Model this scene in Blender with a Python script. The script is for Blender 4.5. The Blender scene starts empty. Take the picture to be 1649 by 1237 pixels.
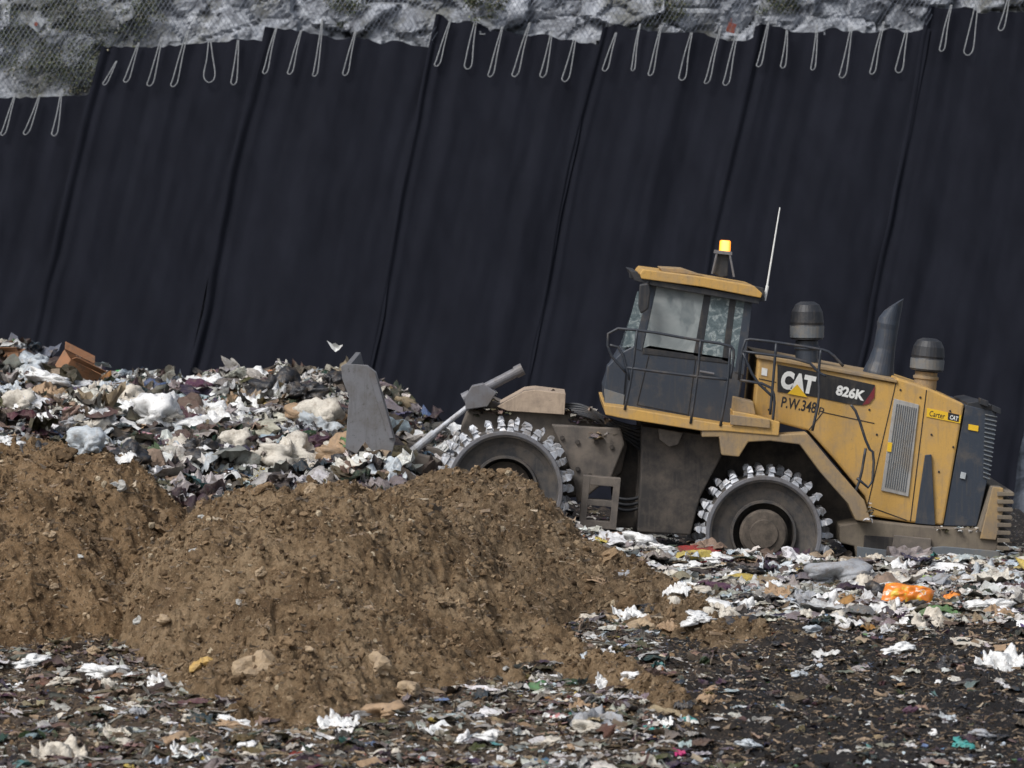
import bpy, math, random
import numpy as np
from mathutils import Vector, Matrix
random.seed(7); RNG=np.random.default_rng(7)
scene=bpy.context.scene
COL=scene.collection
# ---------------------------------------------------------------- camera model
CAM=np.array([0.,-60.,3.]); NRM=math.hypot(60,3)
F=np.array([0,60/NRM,-3/NRM]); U=np.array([0,3/NRM,60/NRM]); K=14.465/NRM/1649
def pt(px,py,y):
    d=F+np.array([(px-824.5)*K,0,0])+U*((618.5-py)*K)
    t=(y-CAM[1])/d[1]
    return CAM+t*d
# ---------------------------------------------------------------- noise
def _h(ix,iy,iz,s):
    with np.errstate(over='ignore'):
        h=(ix.astype(np.uint32)*np.uint32(374761393)+iy.astype(np.uint32)*np.uint32(668265263)+iz.astype(np.uint32)*np.uint32(2246822519)+np.uint32(s*97+13))
        h=(h^(h>>np.uint32(13)))*np.uint32(1274126177)
        h=h^(h>>np.uint32(16))
    return (h&np.uint32(0xffffff)).astype(np.float64)/0xffffff
def vn(x,y,z=None,s=0):
    x=np.asarray(x,float); y=np.asarray(y,float)
    z=np.zeros_like(x) if z is None else np.asarray(z,float)
    ix=np.floor(x).astype(np.int64);iy=np.floor(y).astype(np.int64);iz=np.floor(z).astype(np.int64)
    fx=x-ix;fy=y-iy;fz=z-iz
    fx=fx*fx*(3-2*fx);fy=fy*fy*(3-2*fy);fz=fz*fz*(3-2*fz)
    r=0
    for a in (0,1):
        wx=fx if a else 1-fx
        for b in (0,1):
            wy=fy if b else 1-fy
            for c in (0,1):
                wz=fz if c else 1-fz
                r=r+wx*wy*wz*_h(ix+a,iy+b,iz+c,s)
    return r*2-1
def fbm(x,y,z=None,o=4,s=0):
    r=0;a=1;f=1;t=0
    for i in range(o):
        r=r+a*vn(np.asarray(x)*f,np.asarray(y)*f,None if z is None else np.asarray(z)*f,s+i*7); t+=a; a*=.5; f*=2.03
    return r/t
def worley(x,y,s=0,grad=.8):
    ix=np.floor(x).astype(np.int64);iy=np.floor(y).astype(np.int64);z0=ix*0
    b1=np.full(x.shape,9.);b2=np.full(x.shape,9.);val=np.zeros(x.shape)
    for a in(-1,0,1):
        for b in(-1,0,1):
            cx=ix+a;cy=iy+b
            px=cx+_h(cx,cy,z0,s);py=cy+_h(cx,cy,z0,s+1)
            d=np.hypot(x-px,y-py)
            v=_h(cx,cy,z0,s+2)+grad*((x-px)*(_h(cx,cy,z0,s+3)-.5)*2+(y-py)*(_h(cx,cy,z0,s+4)-.5)*2)
            nb=d<b1; b2=np.where(nb,b1,np.minimum(b2,d)); val=np.where(nb,v,val); b1=np.where(nb,d,b1)
    return val,b2-b1
# ---------------------------------------------------------------- materials
def newmat(name):
    m=bpy.data.materials.new(name); m.use_nodes=True
    nt=m.node_tree; b=nt.nodes['Principled BSDF']
    return m,nt,b
def ramp(nt,fac,stops,interp='LINEAR'):
    r=nt.nodes.new('ShaderNodeValToRGB'); r.color_ramp.interpolation=interp
    e=r.color_ramp.elements
    while len(e)<len(stops): e.new(.5)
    for i,(p,c) in enumerate(stops):
        e[i].position=p; e[i].color=(c[0],c[1],c[2],1)
    nt.links.new(fac,r.inputs[0]); return r.outputs[0]
def mixc(nt,fac,a,b,mode='MIX'):
    m=nt.nodes.new('ShaderNodeMix'); m.data_type='RGBA'; m.blend_type=mode
    for s,v in ((m.inputs[0],fac),(m.inputs[6],a),(m.inputs[7],b)):
        if isinstance(v,bpy.types.NodeSocket): nt.links.new(v,s)
        elif isinstance(v,(int,float)): s.default_value=v
        else: s.default_value=(v[0],v[1],v[2],1)
    return m.outputs[2]
def noise(nt,scale,detail=4,rough=.6,co=None,dist=0):
    n=nt.nodes.new('ShaderNodeTexNoise'); n.inputs['Scale'].default_value=scale
    n.inputs['Detail'].default_value=detail; n.inputs['Roughness'].default_value=rough
    n.inputs['Distortion'].default_value=dist
    if co is not None: nt.links.new(co,n.inputs['Vector'])
    return n.outputs['Fac']
def wpos(nt,scale=None):
    g=nt.nodes.new('ShaderNodeNewGeometry').outputs['Position']
    if scale:
        m=nt.nodes.new('ShaderNodeMapping'); m.inputs['Scale'].default_value=scale
        nt.links.new(g,m.inputs['Vector']); return m.outputs[0]
    return g
def bump(nt,b,h,strength=.3,dist=.02):
    n=nt.nodes.new('ShaderNodeBump'); n.inputs['Strength'].default_value=strength; n.inputs['Distance'].default_value=dist
    nt.links.new(h,n.inputs['Height']); nt.links.new(n.outputs[0],b.inputs['Normal'])
M={}
def paint(name,base,dirt=(.16,.10,.055),amt=.5,rough=.5,metal=0.,sc=3.,streak=True):
    m,nt,b=newmat(name); p=wpos(nt)
    n1=noise(nt,sc,7,.7,p)
    f=ramp(nt,n1,[(.62-amt*.35,(0,0,0)),(.78-amt*.2,(.85,.85,.85))])
    n2=noise(nt,40,3,.7,p)
    c=mixc(nt,n2,base,[x*.78 for x in base])
    c=mixc(nt,f,c,dirt)
    if streak:
        n3=noise(nt,1,4,.6,wpos(nt,(22,22,2.2)))
        f3=ramp(nt,n3,[(.52,(0,0,0)),(.74,(.55,.55,.55))])
        c=mixc(nt,f3,c,[x*.8 for x in dirt])
        n4=noise(nt,16,5,.75,p)
        c=mixc(nt,ramp(nt,n4,[(.60,(0,0,0)),(.68,(.5,.5,.5))]),c,[x*.45 for x in dirt])
    nt.links.new(c,b.inputs['Base Color'])
    b.inputs['Roughness'].default_value=rough; b.inputs['Metallic'].default_value=metal
    bump(nt,b,n2,.15,.01)
    M[name]=m; return m
M['yellow']=paint('yellow_paint',(.55,.325,.085),(.33,.23,.125),.46,.55)
M['yellow2']=paint('yellow_paint_dirty',(.42,.27,.10),(.19,.15,.11),.88,.75)
M['bumper']=paint('bumper_dirt',(.20,.165,.12),(.12,.098,.078),.7,.85)
M['cream']=paint('dusty_cream',(.44,.34,.25),(.24,.185,.14),.55,.8,sc=6)
M['slate']=paint('slate_paint',(.032,.042,.06),(.09,.08,.07),.3,.5)
M['black']=paint('black_plastic',(.018,.02,.025),(.07,.06,.05),.3,.55)
M['brownsteel']=paint('muddy_steel',(.085,.075,.068),(.18,.15,.122),.72,.85)
M['darkmud']=paint('dark_muddy_steel',(.032,.029,.028),(.10,.082,.066),.6,.85)
M['drum']=paint('drum_steel',(.042,.042,.045),(.12,.10,.08),.68,.75,.15,sc=4)
M['grey']=paint('grey_steel',(.18,.18,.195),(.12,.105,.095),.5,.6,.2)
M['bladem']=paint('blade_steel',(.185,.187,.20),(.115,.105,.097),.5,.6,.2,sc=4)
M['steel']=paint('bright_steel',(.50,.52,.56),(.2,.165,.13),.45,.5,.3,sc=7)
M['midgrey']=paint('mid_grey_paint',(.13,.145,.16),(.2,.17,.13),.4,.6)
M['lightgrey']=paint('light_grey_paint',(.42,.45,.47),(.2,.17,.13),.3,.6)
M['rail']=paint('rail_paint',(.025,.03,.04),(.1,.08,.06),.3,.5,streak=False)
M['hub']=paint('hub_dirt',(.05,.041,.033),(.125,.10,.078),.7,.9,sc=7)
M['louver']=paint('louver_metal',(.36,.35,.33),(.2,.15,.1),.4,.6)
M['white']=paint('white_marking',(.78,.78,.75),(.4,.35,.3),.10,.6,streak=False)
M['red']=paint('red_marking',(.17,.012,.02),(.1,.05,.04),.3,.6)
M['dblack']=paint('black_marking',(.012,.012,.014),(.06,.05,.04),.2,.6)
M['ylw']=paint('yellow_marking',(.78,.48,.02),(.4,.25,.05),.1,.6,streak=False)
m,nt,b=newmat('glass_painted_reflection'); p=wpos(nt)
n1=noise(nt,1.9,4,.55,p,.5); n2=noise(nt,5,3,.5,wpos(nt,(1,1,.5)))
c=ramp(nt,n1,[(.35,(.14,.165,.175)),(.52,(.26,.285,.285)),(.66,(.34,.365,.36))])  # pale grey-green tones paint reflections into the opaque pane colour
c=mixc(nt,ramp(nt,n2,[(.40,(.45,.45,.45)),(.47,(0,0,0))]),c,(.09,.11,.12))
nt.links.new(c,b.inputs['Base Color'])
b.inputs['Roughness'].default_value=.08; M['glass']=m
m,nt,b=newmat('dark_glass_painted_glints'); p=wpos(nt)
n1=noise(nt,7,5,.7,p,1.5)
nt.links.new(ramp(nt,n1,[(.42,(.09,.12,.13)),(.54,(.15,.185,.195)),(.62,(.33,.37,.37)),(.68,(.13,.165,.17))]),b.inputs['Base Color'])  # lighter bands are reflection specks painted into the base colour
b.inputs['Roughness'].default_value=.08; M['glass2']=m
m,nt,b=newmat('beacon_lamp'); b.inputs['Base Color'].default_value=(.9,.3,.02,1)
lw=nt.nodes.new('ShaderNodeLayerWeight'); lw.inputs[0].default_value=.35
nt.links.new(ramp(nt,lw.outputs['Facing'],[(.0,(1,.62,.2)),(.35,(1,.36,.03)),(1,(1,.2,.01))]),b.inputs['Emission Color'])
b.inputs['Emission Strength'].default_value=1.6; M['beacon']=m
# fabric
m,nt,b=newmat('black_geotextile')
p=wpos(nt,(2.2,2.2,.35)); n1=noise(nt,1.0,5,.6,p); n2=noise(nt,60,2,.7,wpos(nt,(1,1,.5)))
c=ramp(nt,n1,[(.3,(.0058,.0066,.0108)),(.7,(.0104,.0116,.0178))])
c=mixc(nt,ramp(nt,n2,[(.4,(0,0,0)),(.7,(.5,.5,.5))]),c,(.0054,.0061,.0100)); nt.links.new(c,b.inputs['Base Color']); b.inputs['Roughness'].default_value=.9
b.inputs['Specular IOR Level'].default_value=.12
bump(nt,b,n2,.25,.01); M['fabric']=m
# rock
m,nt,b=newmat('pale_rock'); p=wpos(nt)
n1=noise(nt,1.6,8,.72,p,1.4); n2=noise(nt,6,6,.7,p)
c=ramp(nt,n1,[(.34,(.07,.075,.087)),(.43,(.17,.18,.20)),(.52,(.31,.33,.365)),(.66,(.52,.54,.58))])
c=mixc(nt,ramp(nt,n2,[(.48,(0,0,0)),(.66,(.5,.5,.5))]),c,(.11,.115,.125))
n3=noise(nt,.8,5,.7,p); c=mixc(nt,ramp(nt,n3,[(.52,(0,0,0)),(.62,(.7,.7,.7))]),c,(.095,.093,.068))
nt.links.new(c,b.inputs['Base Color']); b.inputs['Roughness'].default_value=.9; bump(nt,b,n2,.4,.06); M['rock']=m
# soil
def soil(name,a,bc,d):
    m,nt,b=newmat(name); p=wpos(nt)
    n1=noise(nt,1.1,8,.75,p,.8); n2=noise(nt,9,8,.8,p); n3=noise(nt,45,5,.75,p)
    c=ramp(nt,n1,[(.38,d),(.49,a),(.60,bc)])  # darker patches paint shade of hollows into the soil colour
    c=mixc(nt,ramp(nt,n2,[(.40,(.8,.8,.8)),(.53,(0,0,0))]),c,[x*.36 for x in a])
    c=mixc(nt,ramp(nt,n3,[(.54,(0,0,0)),(.66,(.6,.6,.6))]),c,(.44,.345,.225))
    nt.links.new(c,b.inputs['Base Color']); b.inputs['Roughness'].default_value=.95; b.inputs['Specular IOR Level'].default_value=.12
    bump(nt,b,mixc(nt,.45,n2,n3),1.0,.09); M[name]=m; return m
M['soil']=soil('brown_soil',(.245,.166,.095),(.33,.237,.145),(.13,.083,.047))
M['soilC']=soil('mid_soil',(.205,.142,.085),(.28,.205,.13),(.105,.07,.042))
M['soil2']=soil('russet_soil',(.24,.155,.084),(.315,.215,.125),(.12,.073,.040))
M['soilD']=soil('moist_soil',(.18,.118,.068),(.255,.175,.104),(.08,.051,.030))
# waste ground : near-black compost with browner areas
m,nt,b=newmat('waste_ground'); p=wpos(nt)
n1=noise(nt,5,8,.78,p); dk=ramp(nt,n1,[(.35,(.0045,.004,.0042)),(.52,(.014,.0115,.011)),(.66,(.036,.028,.023)),(.78,(.09,.068,.05))])
br=ramp(nt,n1,[(.35,(.026,.018,.013)),(.50,(.09,.062,.040)),(.62,(.17,.122,.08)),(.74,(.27,.205,.145))])
sx=nt.nodes.new('ShaderNodeSeparateXYZ'); nt.links.new(p,sx.inputs[0])
ma=nt.nodes.new('ShaderNodeMath'); ma.operation='MULTIPLY_ADD'; nt.links.new(sx.outputs['X'],ma.inputs[0]); ma.inputs[1].default_value=-.09; ma.inputs[2].default_value=.18
mb=nt.nodes.new('ShaderNodeMath'); mb.operation='ADD'; nt.links.new(ma.outputs[0],mb.inputs[0]); nt.links.new(noise(nt,.6,6,.7,p),mb.inputs[1])
base=mixc(nt,ramp(nt,mb.outputs[0],[(.42,(0,0,0)),(.72,(1,1,1))]),dk,br)
v=nt.nodes.new('ShaderNodeTexVoronoi'); v.inputs['Scale'].default_value=34; nt.links.new(p,v.inputs['Vector'])
sp=nt.nodes.new('ShaderNodeSeparateColor'); nt.links.new(v.outputs['Color'],sp.inputs[0])
c1=ramp(nt,sp.outputs[0],[(0,(.02,.015,.012)),(.5,(.08,.055,.04)),(.70,(.22,.18,.14)),(.84,(.38,.37,.35)),(.89,(.05,.07,.12)),(.93,(.03,.03,.03)),(.97,(.5,.48,.42))],'CONSTANT')
msk=ramp(nt,sp.outputs[1],[(.84,(0,0,0)),(.87,(1,1,1))])
c=mixc(nt,msk,base,c1); nt.links.new(c,b.inputs['Base Color']); b.inputs['Roughness'].default_value=.75; b.inputs['Specular IOR Level'].default_value=.35
bump(nt,b,mixc(nt,.85,sp.outputs[2],noise(nt,20,7,.8,p)),1.,.07); M['waste']=m
def colmat(key,name,dirtc,rough,f0,f1,spec=.5,sc=22):
    m,nt,b=newmat(name); at=nt.nodes.new('ShaderNodeAttribute'); at.attribute_name='Col'
    n2=noise(nt,sc,5,.7,wpos(nt)); c=mixc(nt,ramp(nt,n2,[(f0,(0,0,0)),(f1,(.75,.75,.75))]),at.outputs['Color'],dirtc)
    nt.links.new(c,b.inputs['Base Color']); b.inputs['Roughness'].default_value=rough; b.inputs['Specular IOR Level'].default_value=spec
    bump(nt,b,noise(nt,28,5,.75,wpos(nt),1.),.7,.03); M[key]=m
colmat('mixed','mixed_waste',(.13,.098,.07),.45,.47,.68,sc=12)
colmat('clod','clod_soil',(.035,.025,.016),.95,.42,.72,.1,60)
def plastic(name,c,rough=.4,dirt=.35):
    if name in M: return M[name]
    m,nt,b=newmat(name); p=wpos(nt); n1=noise(nt,9,5,.7,p)
    cc=mixc(nt,ramp(nt,n1,[(.62-dirt*.3,(0,0,0)),(.8-dirt*.2,(.7,.7,.7))]),c,(.16,.12,.08))
    nt.links.new(cc,b.inputs['Base Color']); b.inputs['Roughness'].default_value=rough
    bump(nt,b,noise(nt,22,4,.6,p,1.0),.6,.03); M[name]=m; return m
# ---------------------------------------------------------------- mesh helpers
WL={}
def mk(name,V,Fc,mat,parent=None,smooth=False,bevel=0,origin=None,**props):
    V=np.asarray(V,float)
    c=(V.min(0)+V.max(0))/2 if origin is None else np.asarray(origin,float)
    me=bpy.data.meshes.new(name); me.from_pydata((V-c).tolist(),[],[list(map(int,f)) for f in Fc]); me.update()
    if mat: me.materials.append(M[mat] if isinstance(mat,str) else mat)
    if smooth: me.polygons.foreach_set('use_smooth',[True]*len(me.polygons))
    o=bpy.data.objects.new(name,me); COL.objects.link(o); WL[o.name]=c
    pl=WL[parent.name] if parent else np.zeros(3)
    o.location=(c-pl).tolist()
    if parent: o.parent=parent
    if bevel:
        b=o.modifiers.new('bevel','BEVEL'); b.width=bevel; b.segments=2; b.limit_method='ANGLE'; b.angle_limit=.6
    for k,v in props.items(): o[k]=v
    return o
def bigmesh(name,V,Q,mat,k=4,col=None,smooth=False,**props):
    V=np.asarray(V,np.float32).reshape(-1,3); Q=np.asarray(Q,np.int32).reshape(-1,k)
    me=bpy.data.meshes.new(name); me.vertices.add(len(V)); me.vertices.foreach_set('co',V.ravel())
    me.loops.add(Q.size); me.loops.foreach_set('vertex_index',Q.ravel())
    me.polygons.add(len(Q)); me.polygons.foreach_set('loop_start',np.arange(0,Q.size,k,dtype=np.int32))
    me.polygons.foreach_set('loop_total',np.full(len(Q),k,np.int32))
    sm=np.full(len(Q),smooth) if np.isscalar(smooth) else smooth
    me.polygons.foreach_set('use_smooth',sm)
    me.update(calc_edges=True)
    if col is not None:
        a=me.color_attributes.new('Col','FLOAT_COLOR','POINT')
        cc=np.ones((len(V),4),np.float32); cc[:,:3]=col; a.data.foreach_set('color',cc.ravel())
    me.materials.append(M[mat] if isinstance(mat,str) else mat)
    o=bpy.data.objects.new(name,me); COL.objects.link(o); WL[o.name]=np.zeros(3)
    for kk,v in props.items(): o[kk]=v
    return o
def join(parts):
    V=[];Fc=[];n=0
    for v,f in parts:
        v=np.asarray(v,float); V.append(v); Fc+= [[i+n for i in q] for q in f]; n+=len(v)
    return np.vstack(V),Fc
def ext(poly,y0,y1,yr=None):
    yr=y0 if yr is None else yr
    P=[pt(a,b,yr) for a,b in poly]; n=len(P)
    V=[(p[0],y0,p[2]) for p in P]+[(p[0],y1,p[2]) for p in P]
    ar=sum(P[i][0]*P[(i+1)%n][2]-P[(i+1)%n][0]*P[i][2] for i in range(n))
    f0=list(range(n)); f1=list(range(2*n-1,n-1,-1)); sides=[[i,i+n,(i+1)%n+n,(i+1)%n] for i in range(n)]
    Fc=[f0,f1]+sides
    if ar<0: Fc=[f[::-1] for f in Fc]
    return np.array(V),Fc
def tube(P,r,seg=8,closed=False,caps=True):
    P=[np.asarray(p,float) for p in P]; n=len(P)
    R=[r]*n if np.isscalar(r) else list(r)
    V=[];Fc=[];prev=None
    for i in range(n):
        a=P[i-1] if (i>0 or closed) else P[i]; b=P[(i+1)%n] if (i<n-1 or closed) else P[i]
        t=b-a; t=t/(np.linalg.norm(t)+1e-9)
        if prev is None:
            h=np.array([0,1,0.]) if abs(t[1])<.9 else np.array([1.,0,0]); s=np.cross(t,h)
        else: s=prev-t*np.dot(prev,t)
        s/=np.linalg.norm(s)+1e-9; prev=s; w=np.cross(t,s)
        for j in range(seg):
            an=2*math.pi*j/seg; V.append(P[i]+R[i]*(math.cos(an)*s+math.sin(an)*w))
    for i in range(n if closed else n-1):
        for j in range(seg):
            k=(i+1)%n; Fc.append([i*seg+j,i*seg+(j+1)%seg,k*seg+(j+1)%seg,k*seg+j])
    if caps and not closed: Fc.append(list(range(seg))[::-1]); Fc.append([(n-1)*seg+j for j in range(seg)])
    return np.array(V),Fc
def smoothline(P,it=2):
    P=[np.asarray(p,float) for p in P]
    for _ in range(it):
        Q=[P[0]]
        for a,b in zip(P[:-1],P[1:]): Q+= [a*.75+b*.25,a*.25+b*.75]
        Q.append(P[-1]); P=Q
    return P
def lathe_y(cx,cz,prof,seg=64):
    V=[];Fc=[]
    for r,y in prof:
        for j in range(seg):
            a=2*math.pi*j/seg; V.append((cx+r*math.cos(a),y,cz+r*math.sin(a)))
    for i in range(len(prof)-1):
        for j in range(seg): Fc.append([i*seg+j,i*seg+(j+1)%seg,(i+1)*seg+(j+1)%seg,(i+1)*seg+j])
    return np.array(V),Fc
def boxm(c,s,Rm=None):
    c=np.array(c);s=np.array(s)/2
    V=np.array([[x,y,z] for x in(-1,1) for y in(-1,1) for z in(-1,1)])*s
    if Rm is not None: V=V@np.array(Rm).T
    return V+c,[[0,1,3,2],[4,6,7,5],[0,4,5,1],[2,3,7,6],[0,2,6,4],[1,5,7,3]]
# ---------------------------------------------------------------- terrain
GX=np.array([-60,-9.5,-7.85,-6.6,-4.7,-3.57,-2.7,-1.85,-.6,1,2.4,4.3,6,7.3,12,60.])
GY=np.array([-300,-60,-20,-16,-9,-2.8,-.6,1.5,5,8,11,14,300.])
rA=[-3.2]*16; rB=[-2.66]*16
rC=[-1.0,-1.0,-1.08,-1.15,-1.25,-1.3,-1.25,-1.1,-1.5,-1.90,-2.22,-2.31,-2.33,-2.35,-2.5,-2.5]
rD=[-.7,-.7,-.75,-.8,-.95,-1.0,-1.0,-1.1,-1.7,-2.3,-2.55,-2.75,-2.8,-2.7,-3,-3]
rE=[-.3,-.3,-.35,-.5,-.65,-.7,-.75,-.95,-1.6,-2.2,-2.5,-2.68,-2.8,-2.7,-3,-3]
rF=[.3,.3,.14,-.2,-.32,-.22,-.26,-.68,-1.55,-2.2,-2.5,-2.7,-2.8,-2.8,-3,-3]
rG=[-.3,-.3,-.4,-.6,-.8,-.7,-.8,-1.2,-1.8,-2.4,-2.6,-2.8,-2.9,-3,-3,-3]
rH=[-2.5]*9+[-2.8]*7; rI=[-4.2]*16
GZ=np.array([[-3.2]*16,[-3.2]*16,[-3.3]*16,rA,rB,rC,rD,rE,rF,rG,rH,rI,rI],float)
def G(x,y,fine=True):
    x=np.asarray(x,float);y=np.asarray(y,float)
    i=np.clip(np.searchsorted(GX,x)-1,0,len(GX)-2); j=np.clip(np.searchsorted(GY,y)-1,0,len(GY)-2)
    u=np.clip((x-GX[i])/(GX[i+1]-GX[i]),0,1); v=np.clip((y-GY[j])/(GY[j+1]-GY[j]),0,1)
    z=GZ[j,i]*(1-u)*(1-v)+GZ[j,i+1]*u*(1-v)+GZ[j+1,i]*(1-u)*v+GZ[j+1,i+1]*u*v
    if fine:
        z=z+.13*fbm(x*.9,y*.6,o=3,s=3)+.09*np.abs(vn(x*2.6,y*2.0,s=5))+.055*np.abs(vn(x*6,y*5,s=6))+.035*np.abs(vn(x*14,y*12,s=8))
        bank=np.clip((-x+.5)/1.5,0,1)*np.clip((y+4)/2,0,1)
        z=z+bank*(.16*fbm(x*1.4,y*1.1,o=2,s=71)+.20*(np.abs(vn(x*2.0,y*2.0,s=72))-.3)+.12*(np.abs(vn(x*4.5,y*4.5,s=73))-.3))
    return z
MD={'A':([(-260,735,-5.8),(-60,716,-5.6),(60,718,-5.5),(130,726,-5.5),(190,748,-5.6),(240,785,-5.8),(300,840,-6),(380,910,-6.2),(440,980,-6.4)],.52,.5,'soil2'),
    'D':([(-260,782,-7.2),(-60,790,-7.2),(30,808,-7.3),(100,846,-7.5),(150,890,-7.8),(200,945,-8.2),(260,1000,-8.6),(330,1040,-9.2)],.62,.3,'soilD'),
    'B':([(200,960,-7.3),(235,900,-7.4),(265,850,-7.6),(310,812,-7.9),(420,792,-8.3),(520,783,-8.5),(600,787,-8.5),(670,808,-8.5),(735,862,-8.7),(795,930,-9.0),(860,992,-9.6),(950,1050,-10.9),(1020,1086,-12.2),(1100,1130,-13.4)],.50,.45,'soil'),
    'C':([(500,860,-4.6),(580,815,-4.6),(640,788,-4.7),(700,765,-4.7),(790,764,-4.7),(860,788,-4.7),(905,828,-4.8),(940,862,-5),(1000,895,-5.6),(1080,938,-6.8),(1160,980,-8.2),(1230,1012,-9.2)],.34,.5,'soilC')}
MP={}
for k,(rd,s,w,mt) in MD.items():
    P=np.array([pt(*q) for q in rd]); MP[k]=(P[:,0],P[:,2],P[:,1],s,w)
def mound(k,x,y,fine=True):
    X,Z,Y,s,w=MP[k]; x=np.asarray(x,float); y=np.asarray(y,float)
    sd={'A':0,'B':100,'C':200,'D':300}[k]
    xx=x+.3*vn(x*.8,y*.8,s=21+sd)
    zc=sum(np.interp(xx+d,X,Z) for d in(-.2,0,.2))/3; yc=sum(np.interp(xx+d,X,Y) for d in(-.3,0,.3))/3+.35*vn(x*.7,x*0,s=22+sd)
    dy=y-yc
    s=np.where(dy>0,max(s,.55),s)
    z=zc-s*(np.sqrt(dy*dy+w*w)-w)*(1+.22*vn(x*.9,y*.9,s=31+sd))
    z=z-np.clip(x-X[-1],0,9)*1.0-np.clip(X[0]-x,0,9)*1.0
    if fine:
        wx=x+.12*vn(x*4,y*4,s=41)+.04*vn(x*12,y*12,s=43); wy=y+.12*vn(x*4,y*4,s=42)+.04*vn(x*12,y*12,s=44)
        foot=np.clip(np.abs(dy)/1.5,.35,1)
        z=z+.22*foot*fbm(x*1.1,y*1.1,o=2,s=11+sd)+.17*foot*vn(wx*2.0,wy*2.0,s=12+sd)+.10*(np.abs(vn(wx*3.6,wy*3.2,s=13))-.3)
        z=z+.075*(np.abs(vn(wx*7,wy*6,s=18))-.3)+.055*vn(wx*12,wy*10,s=14)+.042*vn(wx*21,wy*19,s=17)+.026*vn(wx*38,wy*36,s=15)
    return z
def H(x,y):
    z=G(x,y)
    for k in MP: z=np.maximum(z,mound(k,x,y))
    return z
def ground_at(px,py):
    ys=np.arange(-19,9,.08); P=np.array([pt(px,py,y) for y in ys])
    d=P[:,2]-H(P[:,0],P[:,1]); w=np.where(d<0)[0]
    i=w[0] if len(w) else len(ys)-1
    return P[i]
def grid(xs,ys,fz,cull=None):
    X,Y=np.meshgrid(xs,ys); Z=fz(X.ravel(),Y.ravel()).reshape(X.shape)
    V=np.stack([X,Y,Z],-1).reshape(-1,3); nx=len(xs);ny=len(ys)
    i=np.arange((ny-1)*(nx-1)); r=i//(nx-1); c=i%(nx-1); a=r*nx+c
    Q=np.stack([a,a+1,a+nx+1,a+nx],1)
    if cull is not None:
        keep=cull(V)[Q].any(1); Q=Q[keep]
        used=np.unique(Q); mp=np.full(len(V),-1); mp[used]=np.arange(len(used)); V=V[used]; Q=mp[Q]
    return V,Q
xs=np.concatenate([np.linspace(-300,-13,16),np.arange(-12,12,.035),np.linspace(12.5,300,16)])
ys=np.concatenate([np.linspace(-300,-22,14),np.arange(-18,8,.04),np.linspace(8.3,20,14),np.linspace(30,300,8)])
V,Q=grid(xs,ys,lambda x,y:G(x,y))
bigmesh('ground',V,Q,'waste',smooth=True,kind='structure',label='landfill surface of compacted dark waste and compost',category='ground')
LM={'A':'high russet brown soil heap beside the waste bank','D':'low moist brown soil heap with crumbly clods','B':'large crumbly brown soil mound on the landfill','C':'brown soil mound heaped against the compactor wheels'}
for k in MP:
    X=MP[k][0]; Y=MP[k][2]
    V,Q=grid(np.arange(X[0]-1.6,X[-1]+1.2,.022),np.arange(Y.min()-5,Y.max()+3,.026),lambda x,y:mound(k,x,y),
             lambda V:V[:,2]>G(V[:,0],V[:,1],False)-.15)
    bigmesh('soil_mound',V,Q,MD[k][3],smooth=True,label=LM[k],category='dirt mound',group='heaps of dumped cover soil')
# ---------------------------------------------------------------- scattered stuff
def randrot(n,tilt):
    az=RNG.uniform(0,2*np.pi,n); ti=np.abs(RNG.normal(0,tilt,n)); a2=RNG.uniform(0,2*np.pi,n)
    def Rz(a):
        c,s=np.cos(a),np.sin(a);z=np.zeros_like(a);o=np.ones_like(a)
        return np.stack([c,-s,z,s,c,z,z,z,o],1).reshape(-1,3,3)
    def Rx(a):
        c,s=np.cos(a),np.sin(a);z=np.zeros_like(a);o=np.ones_like(a)
        return np.stack([o,z,z,z,c,-s,z,s,c],1).reshape(-1,3,3)
    return Rz(az)@Rx(ti)@Rz(a2)
def sheets(P,size,tilt=.6,k=4,asp=(.35,1.),crump=.12,sq=1.):
    n=len(P); g=np.linspace(-.5,.5,k); uu,vv=np.meshgrid(g,g); uu=uu.ravel();vv=vv.ravel()
    u=uu+RNG.normal(0,.10,(n,k*k)); v=vv+RNG.normal(0,.10,(n,k*k))
    w=RNG.normal(0,crump,(n,k*k))+RNG.normal(0,.5,(n,1))*u*u+RNG.normal(0,.5,(n,1))*v*v+RNG.normal(0,.4,(n,1))*u*v
    L=np.stack([u*size[:,None],v*size[:,None]*RNG.uniform(*asp,(n,1)),w*size[:,None]*.8],-1)
    L=np.einsum('nij,nkj->nki',randrot(n,tilt),L); L[:,:,2]*=sq; L=L+P[:,None,:]
    r=np.arange(k-1); a=(r[:,None]*k+r[None,:]).ravel(); q=np.stack([a,a+1,a+k+1,a+k],1)
    Q=q[None]+ (np.arange(n)*k*k)[:,None,None]
    return L.reshape(-1,3),Q.reshape(-1,4),k*k
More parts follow.
